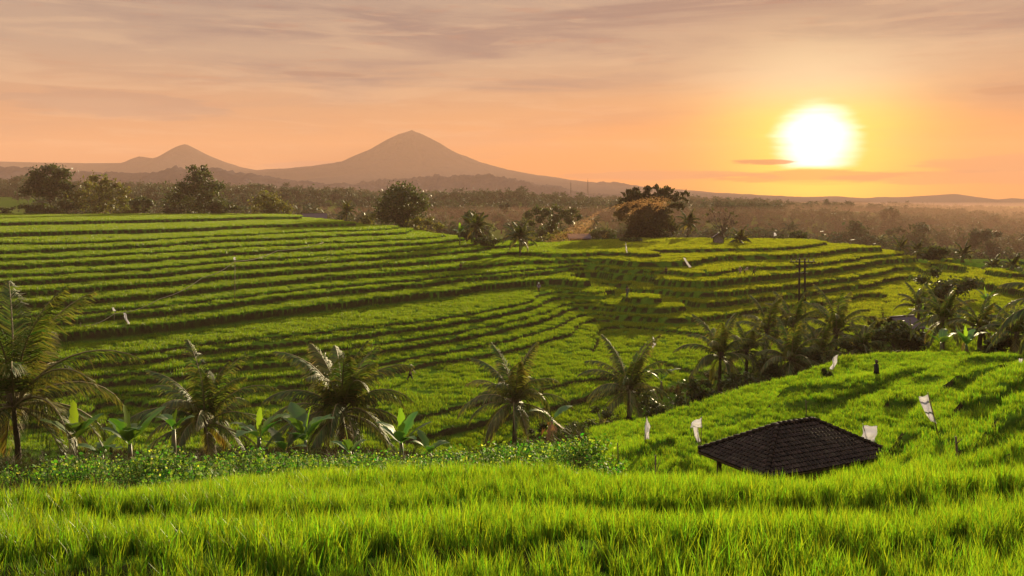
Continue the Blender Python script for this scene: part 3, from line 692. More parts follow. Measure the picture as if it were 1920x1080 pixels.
tree('broadleaf_tree', 753, 349, 98, 262, 'round dense dark tree standing alone where the hillside drops', [(.45,.92,.34),(.65,.88,.3),(.3,.8,.34),(.8,.78,.3),(.5,.75,.45),(.15,.65,.3),(.92,.64,.24),(.4,.55,.45),(.7,.52,.42),(.08,.5,.2),(.5,.35,.4),(.75,.3,.3),(.25,.4,.3),(.55,.15,.3)], n=5200, seed=12, size=.42)
tree('shrub', 700, 395, 60, 262, 'thin scrub left of the round dense tree', n=700, seed=13, low=.1, bush=True, cat='bush', size=.4, mat=LEAFY)
tree('shrub', 800, 402, 70, 240, 'scrub at the right foot of the round dense tree', n=700, seed=14, low=.1, bush=True, cat='bush', size=.4, mat=LEAFY)
tree('shrub', 874, 396, 34, 196, 'dark upright shrub beside the slender skyline palm', n=1000, seed=15, low=.15, bush=True, cat='bush', size=.35)
tree('shrub', 915, 438, 60, 188, 'low shrub at the foot of the slender skyline palm', n=600, seed=16, low=.1, bush=True, cat='bush', size=.35)
tree('broadleaf_tree', 1034, 386, 108, 300, 'wide flat topped tree left of the glowing smoke', [(.1,.8,.16),(.25,.9,.16),(.42,.86,.18),(.58,.93,.15),(.72,.84,.18),(.88,.88,.15),(.97,.76,.12),(.3,.72,.16),(.55,.72,.2),(.8,.7,.16),(.15,.62,.14),(.5,.55,.2),(.35,.4,.22),(.6,.35,.25)], n=2600, seed=17, size=.5)
tree('shrub', 1128, 428, 74, 252, 'dark bushes at the left foot of the bamboo clump', n=1700, seed=18, low=.1, bush=True, cat='bush', size=.45)
tree('shrub', 1050, 432, 70, 262, 'pale scrub in the glowing smoke left of the low roof', n=900, seed=19, low=.1, bush=True, cat='bush', size=.45, mat=LEAFY)
tree('shrub', 1002, 440, 50, 240, 'pale scrub behind the fan shaped palm', n=500, seed=20, low=.1, bush=True, cat='bush', size=.4, mat=LEAFY)
tree('shrub', 1182, 448, 44, 222, 'small leafy shrub beside the far white flag', n=600, seed=21, low=.1, bush=True, cat='bush', size=.35)
tree('shrub', 1497, 432, 38, 246, 'round bush alone on the horizon of the far field', n=700, seed=22, low=.1, bush=True, cat='bush', size=.4)
tree('shrub', 1462, 438, 20, 245, 'tiny bush on the horizon of the far field', n=250, seed=23, low=.1, bush=True, cat='bush', size=.35)
tree('shrub', 1752, 462, 62, 200, 'dark mound of scrub on the right rim of the fields', n=1500, seed=24, low=.05, bush=True, cat='bush', size=.4)
tree('shrub', 1772, 500, 104, 132, 'wide shrub clump on the slope above the right hut', n=2600, seed=25, low=.05, bush=True, cat='bush', size=.3)
tree('shrub', 1690, 606, 96, 84, 'dense dark hedge bush in front of the right hut', n=4200, seed=26, low=.02, bush=True, cat='bush', size=.2, ncl=22)
tree('shrub', 1655, 590, 60, 92, 'leafy bush at the left side of the right hut', n=1500, seed=27, low=.1, bush=True, cat='bush', size=.22, mat=LEAFY)
tree('shrub', 1880, 628, 90, 60, 'dark leafy bush at the right edge above the terrace', n=2500, seed=28, low=.05, bush=True, cat='bush', size=.16)
for k, (u, v, w_, y, n, l) in enumerate([(1240, 728, 90, 66, 2400, 'grey green scrub on the ravine rim right of the small palm'), (1310, 712, 80, 70, 2200, 'scrub on the ravine rim under the leftmost cluster palm'), (1140, 762, 90, 63, 2200, 'rounded scrub at the foot of the small palm'),
        (1395, 695, 80, 76, 2200, 'dark scrub under the left half of the palm cluster'), (1460, 672, 90, 79, 2600, 'dark scrub under the middle of the palm cluster'), (1530, 655, 90, 82, 2600, 'dark scrub under the right half of the palm cluster'), (1600, 640, 60, 84, 1500, 'dark scrub at the right end of the palm cluster'),
        (1070, 790, 70, 60, 1500, 'dark scrub right of the dry banana plant'), (1010, 790, 40, 60, 700, 'scrub between upright palm and the dry banana plant'), (1550, 697, 24, 53, 350, 'small dark bush below the bent white flag')]):
    tree('shrub', u, v-(18 if k == 10 else 0), w_, y, l, n=n, seed=60+k, low=.05, bush=True, cat='bush', group='scrub along the ravine', size=.0019*y, ncl=16)
tree('broadleaf_tree', 1353, 392, 66, 252, 'thin leafless spreading tree right of the bamboo against the haze', [(.08,.85,.12),(.25,.95,.12),(.45,.9,.12),(.62,.97,.12),(.8,.88,.12),(.95,.8,.12),(.15,.65,.1),(.88,.62,.1),(.4,.72,.1),(.65,.7,.1),(.3,.5,.08),(.72,.45,.08)], n=130, seed=33, size=.3, limbs=12, twigs=9)
for k, (u, v, w_, y, l) in enumerate([(940, 378, 34, 520, 'round hazy tree rising from the misty valley centre'), (1665, 388, 42, 620, 'flat topped hazy tree above the valley wood at the right'), (1590, 415, 80, 420, 'big dim tree in the orange haze right of the far field'), (1700, 420, 90, 430, 'broad dim tree in the haze above the rim palms'), (1850, 430, 60, 400, 'dim tree in the haze near the right edge')]):
    tree('broadleaf_tree', u, v, w_, y, l, n=1500, seed=90+k, size=.9, mat=FOREST, low=.2, group='hazy valley trees')

# ------------------------------------------------------------------ bamboo clump
def bamboo():
    random.seed(5); y = 262; b = on_ground(1218, y); root = thing('bamboo_clump', 'huge dark bamboo clump with drooping plumes, lit by the low sun', 'bamboo', b)
    cu = MB(); lf = MB(); H_ = -(338-HZ)*y/F-b.z; Cs = []
    for k in range(58):
        az = random.uniform(0, 6.28); out = random.uniform(.3, 1)**.7*9.5; h = H_*random.uniform(.72, 1.0)*(1-.0022*out*out)
        if k < 10: az = [2.9, 2.6, 1.9, 1.2, .5, .2, 3.3, .05, .35, 2.2][k]; out = [7.5, 5, 3, 4.5, 7.5, 10.5, 8, 9.5, 5.5, 1.5][k]; h = H_*[.93, .97, .98, 1.0, .97, .9, .8, .82, .93, .92][k]
        T = np.linspace(0, 1, 9); rr = out*T**2.2; zz = h*(T*1.12-.14*T**5-.0)
        zz[-1] -= .05*h
        pts = np.stack([rr*math.cos(az)+random.uniform(-.8, .8), rr*math.sin(az)*.6, zz-.4], -1)
        cu.tube(pts, np.linspace(.09, .02, 9), 5, False)
        for t in (2, 3, 4, 5, 6, 7, 7.6, 8):
            i = min(int(t), 7); q = pts[i]+(pts[i+1]-pts[i])*(t-i); s = 1.7-.13*t+random.uniform(-.2, .3)
            Cs.append((*q, s*.95, s*.95, s*.8))
        e = pts[-1]+np.array([math.cos(az)*.9, math.sin(az)*.5, -.7]); Cs.append((*e, .6, .6, .6))
    for k in range(40): 
        a = random.uniform(0, 6.28); r = random.uniform(2, 8.6); Cs.append((r*math.cos(a), r*math.sin(a)*.7, random.uniform(.5, H_*.5), 1.9, 1.9, 1.9))
    cu.build('cane', RACH, root, True); leaves(lf, Cs, 34000, .6); lf.build('foliage', BAMB, root)
bamboo()

# ------------------------------------------------------------------ bean plants
def bean(n=70):
    mb = MB()
    for s in range(4):
        a = random.uniform(0, 6.28); h = random.uniform(.5, 1.15); l = random.uniform(.1, .5); T = np.linspace(0, 1, 5)
        pts = np.stack([l*T*math.cos(a), l*T*math.sin(a), h*T], -1); mb.tube(pts, .012, 3, False)
        for k in range(n//4):
            t = random.uniform(.15, 1); c = np.array([l*t*math.cos(a), l*t*math.sin(a), h*t])+np.array([random.gauss(0, .13), random.gauss(0, .13), random.gauss(0, .06)])
            n_ = Vector((random.gauss(0, .6), random.gauss(-.3, .6), random.uniform(.3, 1))).normalized(); t1 = n_.orthogonal().normalized(); t1.rotate(Matrix.Rotation(random.uniform(0, 6.28), 3, n_)); t2 = n_.cross(t1); s_ = random.uniform(.035, .085)
            b = mb.verts([c-np.array(t1)*s_, c+np.array(t2)*s_*.75-np.array(n_)*.02, c+np.array(t1)*s_*1.2, c-np.array(t2)*s_*.75-np.array(n_)*.02], 1.0 if random.random() < .14 else random.random()*.3)
            mb.quads([b, b+1, b+2, b+3])
    return mb.mesh('bean', BEAN)
def bean_bed():
    protos = [bean() for _ in range(6)]
    n = 3900; y = np.sqrt(RNG.uniform(24**2, 42**2, n)); u = RNG.uniform(-160, 1190, n)
    ok = (y > 27+3*fbm(u/140, y*0)) & (y < 31.5+7*np.clip(u, 0, 1150)/1150+5*fbm(u/90, y*0+3)) & (u < 1175-np.abs(y-29)*10); u, y = u[ok], y[ok]
    z, _ = ground(u, y); x = (u-960)*y/F; n = len(u)
    scatter('bean_plants', np.stack([x, y, z-.05], -1), RNG.uniform(0, 6.28, n), RNG.uniform(.4, .9, n)*(1.0+.7*fbm(x/2, y/2)), RNG.integers(0, 6, n), protos, 'knee high leafy bean plants covering the bank beyond the near rice', 'bean plants')
bean_bed()
ravp = [tuft(34, .9, .3, .05, .8, 3, WEED) for _ in range(4)]
u, y = sample(18.6, 95, .9)
rv = ~fieldmask(u, y, (u-960)*y/F) & (np.abs((u-960)*y/F-hutx) > 2.5); u, y = u[rv], y[rv]; z, _ = ground(u, y)
scatter('ravine_weeds', np.stack([(u-960)*y/F, y, z-.05], -1), RNG.uniform(0, 6.28, len(u)), RNG.uniform(.4, 1.1, len(u)), RNG.integers(0, 4, len(u)), ravp, 'rough grass and weeds on the banks of the ravine', 'weeds')

# ------------------------------------------------------------------ far wood, hills, mountains
def crownblob(kind):
    mb = MB(); random.seed(kind); cs = []
    if kind < 4:
        for k in range(7): a = random.uniform(0, 6.28); r = random.uniform(0, 2.8); cs.append((r*math.cos(a), r*math.sin(a), random.uniform(3, 8.5), random.uniform(1.4, 2.6), random.uniform(1.4, 2.6), random.uniform(1.3, 2.4)))
        mb.tube([(0, 0, -1), (0, 0, 6)], [.3, .15], 4); leaves(mb, cs, 260, .85)
    elif kind < 6:
        mb.tube([(0, 0, -1), (.3, 0, 9)], [.2, .12], 4)
        lf = MB(); rc = MB()
        for k in range(13): frond((mb, mb), (.3, 0, 9), k*2.4, R(70-100*k/13), 3.4, 1.2, 9, .9, .4)
    else:
        for k in range(5): cs.append((random.uniform(-2.4, 2.4), random.uniform(-2, 2), random.uniform(.6, 3.2), 2, 2, 1.4))
        leaves(mb, cs, 170, .8)
    return mb.mesh('crownblob', FOREST)
def far_wood():
    n = 26000; y = np.sqrt(RNG.uniform(352**2, 1650**2, n)); u = RNG.uniform(-150, 2070, n); x = (u-960)*y/F
    ok = (fbm(x/70+9, y/70, 3) > -.22) & ~((u < 75) & (y < 520))
    u, y, x = u[ok], y[ok], x[ok]; z = Hfar(u, y); n = len(u)
    pk = RNG.choice(8, n, p=[.17, .17, .17, .17, .09, .09, .07, .07]); sc = RNG.uniform(.6, 1.25, n)*(1+.5*fbm(x/50, y/50))
    scatter('far_wood', np.stack([x, y, z-.5], -1), RNG.uniform(0, 6.28, n), sc, pk, [crownblob(k) for k in range(8)], 'dim wood and palms filling the valley floor', 'wood')
far_wood()
def relief(name, ug, prof, y0, depth, rough, label, zf=-20, back=1.0, nx=260, ny=60, bump=0, kind='structure'):
    """a ridge whose skyline follows prof (column, row) at distance y0"""
    us_ = np.linspace(ug[0], ug[1], nx); pr = np.array(prof, float)
    top = -(np.interp(us_, pr[:, 0], pr[:, 1])-HZ)*y0/F
    s = np.linspace(-1, back, ny); V = np.empty((ny, nx, 3))
    for i_, q in enumerate(s):
        x = (us_-960)*y0/F; yy = y0+q*depth; w_ = np.clip(1-np.abs(q), 0, 1)**1.15
        base = zf+(top-zf)*w_
        rid = fbm(x/(depth*.18)+5, np.full(nx, yy)/(depth*.5), 5)*rough*w_**.5*(1-.0*w_)
        edge = fbm(x/6, np.full(nx, yy)/9, 3)*bump
        V[i_] = np.stack([x, np.full(nx, yy), base+rid*(np.abs(q) > .04)+rid*.15+edge], -1)
    i_, j_ = np.meshgrid(np.arange(ny-1), np.arange(nx-1), indexing='ij'); p_ = i_*nx+j_
    tag(add(name, new_mesh(name, V.reshape(-1, 3), np.stack([p_, p_+1, p_+nx+1, p_+nx], -1).reshape(-1, 4), MOUNT, True)), label, None, None, kind)
relief('hill', (560, 1260), [(560,372),(690,346),(720,339),(760,334),(795,331),(820,334),(850,327),(872,325),(890,329),(912,323),(925,325),(945,331),(975,336),(1010,345),(1050,353),(1100,361),(1180,372),(1260,380)], 1900, 420, 26, 'low wooded ridge in front of the big volcano', bump=7, nx=420)
relief('hill', (-700, 760), [(-700,300),(0,310),(60,312),(120,320),(200,322),(300,325),(340,320),(400,327),(470,333),(540,336),(600,342),(760,368)], 1750, 400, 24, 'wooded rise low on the left of the valley', bump=6, nx=420)
relief('mountain', (-900, 1300), [(-900,300),(-100,299),(0,301),(80,303),(160,305),(232,304),(250,296),(265,291),(278,294),(290,295),(300,292),(318,281),(335,272),(348,268),(360,274),(380,285),(400,295),(420,303),(450,312),(480,318),(560,322),(700,331),(900,340),(1300,360)], 3300, 900, 14, 'small pointed volcano with a long shoulder at the left')
relief('hill', (1240, 2700), [(1240,376),(1400,372),(1480,369),(1560,368),(1620,371),(1700,369),(1760,365),(1790,363),(1830,369),(1870,374),(1900,371),(1960,376),(2300,372),(2700,378)], 3000, 500, 5, 'faint line of hills on the right horizon')
relief('hill', (1040, 1500), [(1040,372),(1100,352),(1130,340),(1165,343),(1200,352),(1260,362),(1340,371),(1500,378)], 2900, 400, 20, 'faint round hill behind the bamboo')
def volcano():
    y0 = 3500; cx = (771-960)*y0/F; hp = -(244-HZ)*y0/F; k = y0/F
    rs = np.array([0, 8, 20, 45, 80, 130, 180, 230, 330, 430, 580, 800])*k
    zr = -(np.array([244, 247, 251, 263, 284, 304, 318, 328, 342, 352, 364, 376.])-HZ)*k
    zl = -(np.array([245, 247, 250, 262, 283, 304, 312, 318, 326, 334, 350, 376.])-HZ)*k
    na, nr = 220, 90; th = np.linspace(0, 2*math.pi, na+1)[:-1]; rr = np.concatenate([[0.5], np.linspace(0, 1, nr-1)[1:]**1.5*rs[-1]]); V = []
    for r in rr:
        f = (1+np.cos(th))/2; z = np.interp(r, rs, zr)*f+np.interp(r, rs, zl)*(1-f)
        g = np.array([fbm(np.array([math.cos(t)*6+9+r/600]), np.array([math.sin(t)*6+9+r/900]), 4)[0] for t in th])
        z = z-np.abs(g)*20*sstep(8, 160, r)*(1-sstep(700, 1500, r)*.7)+fbm(np.cos(th)*r/25, np.sin(th)*r/25, 3)*3
        V.append(np.stack([cx+r*np.cos(th), y0+r*np.sin(th), z], -1))
    V = np.array(V); i_, j_ = np.meshgrid(np.arange(len(rr)-1), np.arange(na), indexing='ij'); a = i_*na+j_; b = i_*na+(j_+1) % na
    tag(add('mountain', new_mesh('mountain', V.reshape(-1, 3), np.stack([a, b, b+na, a+na], -1).reshape(-1, 4), MOUNT, True)), 'large broad volcano cone on the horizon', None, None, 'structure')
volcano()

# ------------------------------------------------------------------ huts
TILE = material('roof_tile', (0.012, 0.008, 0.007), .85, .2, vary=.8, alt=(3, .45, .6, (0.024, 0.018, 0.015)))
WOOD = material('weathered_wood', (0.09, 0.065, 0.045), .8, .2, bump=(8, .5, .03))
THATCH = material('dull_purple_roof', (0.07, 0.055, 0.075), .8, .2, vary=.3)
WALL = material('pale_hut_wall', (0.30, 0.27, 0.26), .8, .2, alt=(3, .4, .6, (0.22, 0.19, 0.17)))
def hut():
    A_ = math.atan2(.438, .899); root = thing('tiled_hut', 'open field hut with a dark brown hipped tile roof, behind the near rice', 'hut', (9.32, 29.12, gz(9.32/29.12*F+960, 29.12)), A_)
    z0 = root.location.z; ze = -8.3-z0; zr = -7.33-z0; hx, hy, rx = 2.72, 1.62, .78
    cor = [Vector((-hx, -hy, ze)), Vector((hx, -hy, ze)), Vector((hx, hy, ze)), Vector((-hx, hy, ze))]; r0, r1 = Vector((-rx, 0, zr)), Vector((rx, 0, zr))
    faces = [[cor[0], cor[1], r1, r0], [cor[1], cor[2], r1], [cor[2], cor[3], r0, r1], [cor[3], cor[0], r0]]
    mb = MB()
    for f in faces:
        o = f[0]; ex = (f[1]-f[0]).normalized(); L = (f[1]-f[0]).length
        nrm = ex.cross(f[2]-f[0]).normalized(); ey = nrm.cross(ex)
        hh = (f[2]-f[0]).dot(ey); tl = (f[3]-f[0]).dot(ex) if len(f) == 4 else (f[2]-f[0]).dot(ex); tr = (f[2]-f[0]).dot(ex)
        W, C_ = .15, .17; nrow = int(hh/C_)+1
        for q in range(nrow):
            y0 = q*C_; t = min(1, (y0+C_/2)/hh); lo = tl*t; hi = L+(tr-L)*t; k0 = int(math.floor(lo/W)); k1 = int(math.ceil(hi/W))
            for k in range(k0, k1):
                x0 = max(lo-.03, k*W); x1 = min(hi+.03, (k+1)*W)
                if x1-x0 < .04: continue
                jz = random.uniform(-.006, .006); row = []
                for (yy, lift) in ((y0-.03, .045+jz), (y0+C_, .012+jz)):
                    row.append([o+ex*(x0+(x1-x0)*s)+ey*min(yy, hh)+nrm*(lift+.035*math.sin(math.pi*s*1.0)-.012*(s > .9)) for s in (0, .25, .5, .75, 1)])
                mb.sheet(np.array([[list(p_) for p_ in r] for r in row]))
                a = [o+ex*x0+ey*(y0-.03)+nrm*.0, o+ex*x1+ey*(y0-.03)+nrm*.0, o+ex*x1+ey*(y0-.03)+nrm*(.045+jz), o+ex*x0+ey*(y0-.03)+nrm*(.045+jz)]
                b = mb.verts([list(p_) for p_ in a]); mb.quads([b, b+1, b+2, b+3])
    roof = mb.build('roof', TILE, root, False)
    sl = MB(); th = Vector((0, 0, -.02)); tk = Vector((0, 0, -.10))
    tops = [c+th for c in cor]+[r0+th, r1+th]; bots = [c+tk for c in cor]+[r0+tk, r1+tk]; b = sl.verts([list(p_) for p_ in tops+bots])
    for f in ([0, 1, 5, 4], [2, 3, 4, 5]): sl.quads([b+i_ for i_ in f]); sl.quads([b+6+i_ for i_ in f[::-1]])
    for f in ([1, 2, 5], [3, 0, 4]): sl.tris([b+i_ for i_ in f]); sl.tris([b+6+i_ for i_ in f[::-1]])
    for i_ in range(4): sl.quads([b+i_, b+6+i_, b+6+(i_+1) % 4, b+(i_+1) % 4])
    sl.build('roof_boards', WOOD, roof)
    cp = MB()
    for a, c in ((cor[0], r0), (cor[1], r1), (cor[2], r1), (cor[3], r0), (r0, r1)):
        n = int((c-a).length/.2)
        for k in range(n):
            p0 = a+(c-a)*k/n; p1 = a+(c-a)*(k+1.25)/n; up = Vector((0, 0, .045)); cp.tube([list(p0+up*1.5), list(p1+up)], [.085, .065], 7)
    cp.build('ridge_cap', TILE, roof)
    for sx in (-1, 1):
        for sy in (-1, 1):
            pm = MB(); pm.box((sx*(hx-.55), sy*(hy-.4), ze/2-.1), (.12, .12, ze+.1)); pm.build('post', WOOD, root)
    fm = MB()
    for k in range(12): fm.box((-hx+.55+(k+.5)*(2*hx-1.1)/12, 0, .5), ((2*hx-1.1)/12-.015, 2*hy-.7, .04))
    fm.box((0, hy-.45, .44), (2*hx-1, .08, .08)); fm.box((0, -hy+.45, .44), (2*hx-1, .08, .08)); fm.build('platform', WOOD, root)
    bm_ = MB()
    for sy in (-1, 1): bm_.box((0, sy*(hy-.4), ze-.07), (2*hx-.8, .1, .12))
    for sx in (-1, 1): bm_.box((sx*(hx-.55), 0, ze-.06), (.1, 2*hy-.6, .1))
    bm_.build('beam', WOOD, root)
hut()
def small_hut(u, y, w_, d_, hw, hr, rz, label, sink=0, mat=THATCH, open_=True):
    b = on_ground(u, y); root = thing('field_hut' if open_ else 'house', label, 'hut' if open_ else 'house', (b.x, b.y, b.z+sink), rz)
    rf = MB(); e = .35
    for s in (-1, 1):
        Gd = [[(x, s*(d_/2+e)*(1-t), hw+(hr-hw)*t-(.12 if 0 < t < 1 else 0)*0) for x in np.linspace(-w_/2-e, w_/2+e, 14)] for t in np.linspace(0, 1, 6)]
        Gd = np.array(Gd); Gd[:, ::2, 2] += .04; rf.sheet(Gd); G2 = Gd.copy(); G2[..., 2] -= .12; rf.sheet(G2[::-1])
    rf.box((0, 0, hr+.03), (w_+2*e, .22, .12)); rf.build('roof', mat, root)
    for sx in (-1, 1):
        for sy in (-1, 1): pm = MB(); pm.box((sx*w_/2*.9, sy*d_/2*.9, hw/2-.2), (.14, .14, hw+.6)); pm.build('post', WOOD, root)
    wm = MB(); wm.box((0, d_/2*.9-.1, hw*.45), (w_*.9, .06, hw*.9-.1))
    if not open_: wm.box((0, -d_/2*.9+.1, hw*.45), (w_*.9, .06, hw*.9-.1))
    for s in (-1, 1):
        q = wm.verts([(s*w_/2*.9, -d_/2*.9, 0), (s*w_/2*.9, d_/2*.9, 0), (s*w_/2*.9, d_/2*.9, hw), (s*w_/2*.9, 0, hr-.1), (s*w_/2*.9, -d_/2*.9, hw)]); wm.quads([q, q+1, q+2, q+4]); wm.tris([q+4, q+2, q+3])
    wm.build('wall', WALL, root)
    if not open_:
        for k in (-1, 1): mm = MB(); mm.box((k*w_*.22, -d_/2*.9+.04, hw*.5), (w_*.12, .06, hw*.35)); mm.build('window', TILE, root)
small_hut(1347, 216, 2.3, 2.6, 1.3, 2.5, R(80), 'little field hut with a peaked purple grey roof on the far green field')
small_hut(1085, 236, 5.4, 3.0, 1.2, 2.4, R(6), 'long low roofed shelter at the left foot of the bamboo bushes')
small_hut(1692, 92, 2.6, 2.4, 1.2, 2.3, R(25), 'field hut with a dark purple roof half hidden by bushes at the right', .3)
small_hut(590, 352, 9, 6, 2.6, 4.6, R(12), 'village house with a bluish roof beyond the end of the top terrace', 6, open_=False)
small_hut(235, 420, 7, 5, 2.6, 4.4, R(-10), 'pale walled village house behind the yellow green skyline tree', 3, open_=False)

# ------------------------------------------------------------------ utility pole, masts, rope
POLEW = material('dark_pole_wood', (0.022, 0.016, 0.014), .8, .2)
def pole():
    b = on_ground(1504, 118); zt = -(484-HZ)*118/F-b.z; root = thing('utility_pole', 'double wooden utility pole with a crossarm behind the palm cluster', 'utility pole', b)
    for s in (-1, 1): m = MB(); m.tube([(s*.42, 0, -.8), (s*.36, 0, zt)], [.17, .12], 8); m.build('post', POLEW, root, True)
    m = MB(); m.box((0, -.16, zt-.5), (3.4, .14, .18)); m.box((0, -.16, zt-2.0), (1.3, .1, .12)); m.box((-.9, -.2, zt-.9), (1.2, .06, .08), 0, Matrix.Rotation(R(38), 4, 'Y')); m.box((.9, -.2, zt-.9), (1.2, .06, .08), 0, Matrix.Rotation(R(-38), 4, 'Y')); m.build('crossarm', POLEW, root)
    for x in (-1.5, -.8, .8, 1.5): m = MB(); m.tube([(x, -.16, zt-.42), (x, -.16, zt-.2), (x, -.16, zt-.08)], [.05, .09, .03], 6); m.build('insulator', WALL, root, True)
pole()
for u, vt, l in ((1070, 342, 'fainter radio mast on the horizon'), (1102, 338, 'taller radio mast on the horizon, left of the bamboo')):
    y = 1150; zb = float(Hfar(np.array([float(u)]), np.array([float(y)]))[0]); zt = -(vt-HZ)*y/F-zb
    root = thing('radio_mast', l, 'radio mast', ((u-960)*y/F, y, zb), 0, 'radio masts on the horizon')
    m = MB()
    for s in range(3): a = s*2.094; m.tube([(1.6*math.cos(a), 1.6*math.sin(a), 0), (.35*math.cos(a), .35*math.sin(a), zt)], [.22, .14], 4)
    for k in range(14):
        t0, t1 = k/14, (k+1)/14; f0, f1 = 1.6-1.25*t0, 1.6-1.25*t1
        for s in range(3): a0 = s*2.094; a1 = a0+2.094; m.tube([(f0*math.cos(a0), f0*math.sin(a0), zt*t0), (f1*math.cos(a1), f1*math.sin(a1), zt*t1)], .08, 3)
    m.build('lattice', TBARK, root); m = MB(); m.tube([(0, 0, zt), (0, 0, zt+3)], .1, 4); m.build('antenna', TBARK, root)
def rope():
    a = P3(150, 612, 92); k = [P3(215, 588, 94), P3(300, 560, 97), P3(380, 520, 103), P3(440, 490, 108), P3(520, 470, 118), P3(620, 450, 128)]
    m = MB(); pts = [a]+k; fine = []
    for p0, p1 in zip(pts[:-1], pts[1:]):
        for t in np.linspace(0, 1, 8)[:-1]: q = p0.lerp(p1, float(t)); fine.append((q.x, q.y, q.z-.35*math.sin(math.pi*t)))
    m.tube(fine, .035, 5); tag(m.build('rope', ROPE), 'pale bird scaring rope strung slanting across the left hillside', 'rope')
    for q in ((150, 612, 92), (440, 490, 108), (620, 450, 128)):
        p_ = P3(*q); g = on_ground(q[0], q[2]); m = MB(); m.tube([(0, 0, -.3), (.03, 0, max(.6, p_.z-g.z)+.1)], [.035, .025], 6)
        l = {150: 'thin stake holding the lower end of the slanting rope', 440: 'thin stake at the middle of the slanting rope', 620: 'thin stake holding the upper end of the slanting rope'}[q[0]]
        o = m.build('stake', WOOD, None, True, g); tag(o, l, 'stake', 'stakes carrying the rope')
ROPE = material('pale_rope', (0.30, 0.26, 0.2), .8, .1)
rope()

# ------------------------------------------------------------------ flags
CLOTH = material('white_cloth', (0.88, 0.87, 0.90), .75, .2, .5, (1, 1, 1), alt=(2.5, .4, .6, (0.75, 0.74, 0.80)))
CANE = material('bamboo_cane', (0.16, 0.11, 0.06), .6, .3)
def flag(quad, y, foot, label, seed, fold=.06, group='white bird scaring flags', stripe=False):
    """quad: four photo points round the cloth (top left, top right, bottom right, bottom left); foot: photo point of the cane's foot"""
    random.seed(seed); b = on_ground(foot[0], y); root = thing('cloth_flag', label, 'flag', b, 0, group)
    q = [np.array(P3(u, v, y)-b) for u, v in quad]; n, m = 14, 10; Gd = np.empty((n, m, 3)); ph = random.uniform(0, 6)
    for i_ in range(n):
        for j_ in range(m):
            s, t = i_/(n-1), j_/(m-1); p_ = (q[0]*(1-t)+q[1]*t)*(1-s)+(q[3]*(1-t)+q[2]*t)*s
            Gd[i_, j_] = p_+np.array([.02*math.sin(s*7+ph), fold*math.sin(t*6+s*4+ph)*(.4+s)+.05*math.sin(s*9), .015*math.sin(t*9+ph)])
    mb = MB(); mb.sheet(Gd); cl = mb.build('cloth', CLOTH, root, True)
    sm = cl.modifiers.new('thickness', 'SOLIDIFY'); sm.thickness = .006
    tl = q[0] if abs(quad[0][0]-foot[0]) < abs(quad[1][0]-foot[0]) else q[1]
    cm = MB(); cm.tube([np.array([0, 0, -.25]), tl*.5+np.array([0, .02, 0]), tl+np.array([0, .015, .05])], [.022, .018, .012], 6); cm.build('cane', CANE, root, True)
    if stripe:
        for s in (3, 8):
            r = Gd[s:s+2].copy(); r[..., 1] -= .006; k = MB(); k.sheet(r); k.build('stripe', BLUE, cl, True)
BLUE = material('faded_blue', (0.10, 0.12, 0.35), .8, .1)
flag([(1722, 745), (1740, 740), (1754, 794), (1741, 788)], 27, (1762, 842), 'slanting white cloth with blue bands on a thin cane, highest flag near the hut', 1, stripe=True)
flag([(1618, 798), (1645, 799), (1642, 830), (1617, 827)], 31, (1630, 866), 'square white cloth hanging just behind the right slope of the hut roof', 2, .04)
flag([(1316, 783), (1300, 789), (1293, 801), (1315, 802)], 35, (1313, 832), 'folded white cloth with a hanging tail, left of the hut roof', 3)
flag([(1212, 784), (1219, 800), (1216, 823), (1207, 825)], 36, (1209, 836), 'narrow upright white cloth, leftmost flag near the hut', 4, .05)
flag([(1572, 664), (1563, 670), (1557, 692), (1564, 694)], 55, (1562, 706), 'bent white cloth above the small dark bush beyond the hut', 5)
flag([(1224, 630), (1231, 642), (1226, 652), (1223, 654)], 98, (1224, 668), 'small bluish white cloth on the wide flat field', 6, .1)
flag([(1173, 453), (1176, 470), (1179, 478), (1174, 483)], 178, (1174, 486), 'white cloth far off in front of the bamboo clump', 7, .2)
flag([(1281, 483), (1285, 484), (1296, 501), (1291, 502)], 150, (1294, 512), 'slanting white cloth on the golden far terraces', 8, .2)
flag([(231, 587), (236, 587), (243, 607), (239, 608)], 93, (236, 622), 'white cloth hanging below the rope on the left hillside', 9, .1)
flag([(211, 576), (214, 577), (217, 583), (211, 583)], 95, (214, 600), 'tiny white cloth just above the hanging one on the left hillside', 10, .06)
flag([(1911, 672), (1919, 673), (1918, 692), (1912, 693)], 46, (1916, 706), 'bluish white cloth at the right edge of the photo', 11)
flag([(1451, 436), (1455, 437), (1456, 442), (1451, 443)], 238, (1453, 450), 'tiny white cloth on the horizon of the far field', 12, .1)
flag([(438, 482), (441, 482), (442, 487), (438, 488)], 108.3, (440, 500), 'tiny white cloth tied at the middle stake of the rope', 13, .05)
flag([(1308, 802), (1298, 799), (1307, 830), (1313, 828)], 35.2, (1313, 834), 'hanging white tail of cloth under the folded one, left of the hut roof', 14, .03)
for u, v, y, h, l in ((1793, 905, 18, .75, 'thin dark stake in the near rice right of the hut'), (1229, 872, 22, .45, 'short stake at the rice edge left of the hut'), (1511, 768, 42, .8, 'thin stake in the field behind the hut roof'), (1158, 850, 33, .9, 'thin stake where the bean plants end')):
    b = on_ground(u, y); m = MB(); zt = -(v-HZ-18)*y/F-b.z; m.tube([(0, 0, -.2), (.02, 0, max(h, zt)*.5), (.0, .02, max(h, zt))], [.028, .024, .018], 6); m.tube([(0, 0, max(h, zt)*.8), (.12, 0, max(h, zt)*.95)], [.014, .006], 4)
    tag(m.build('stake', WOOD, None, True, b), l, 'stake')

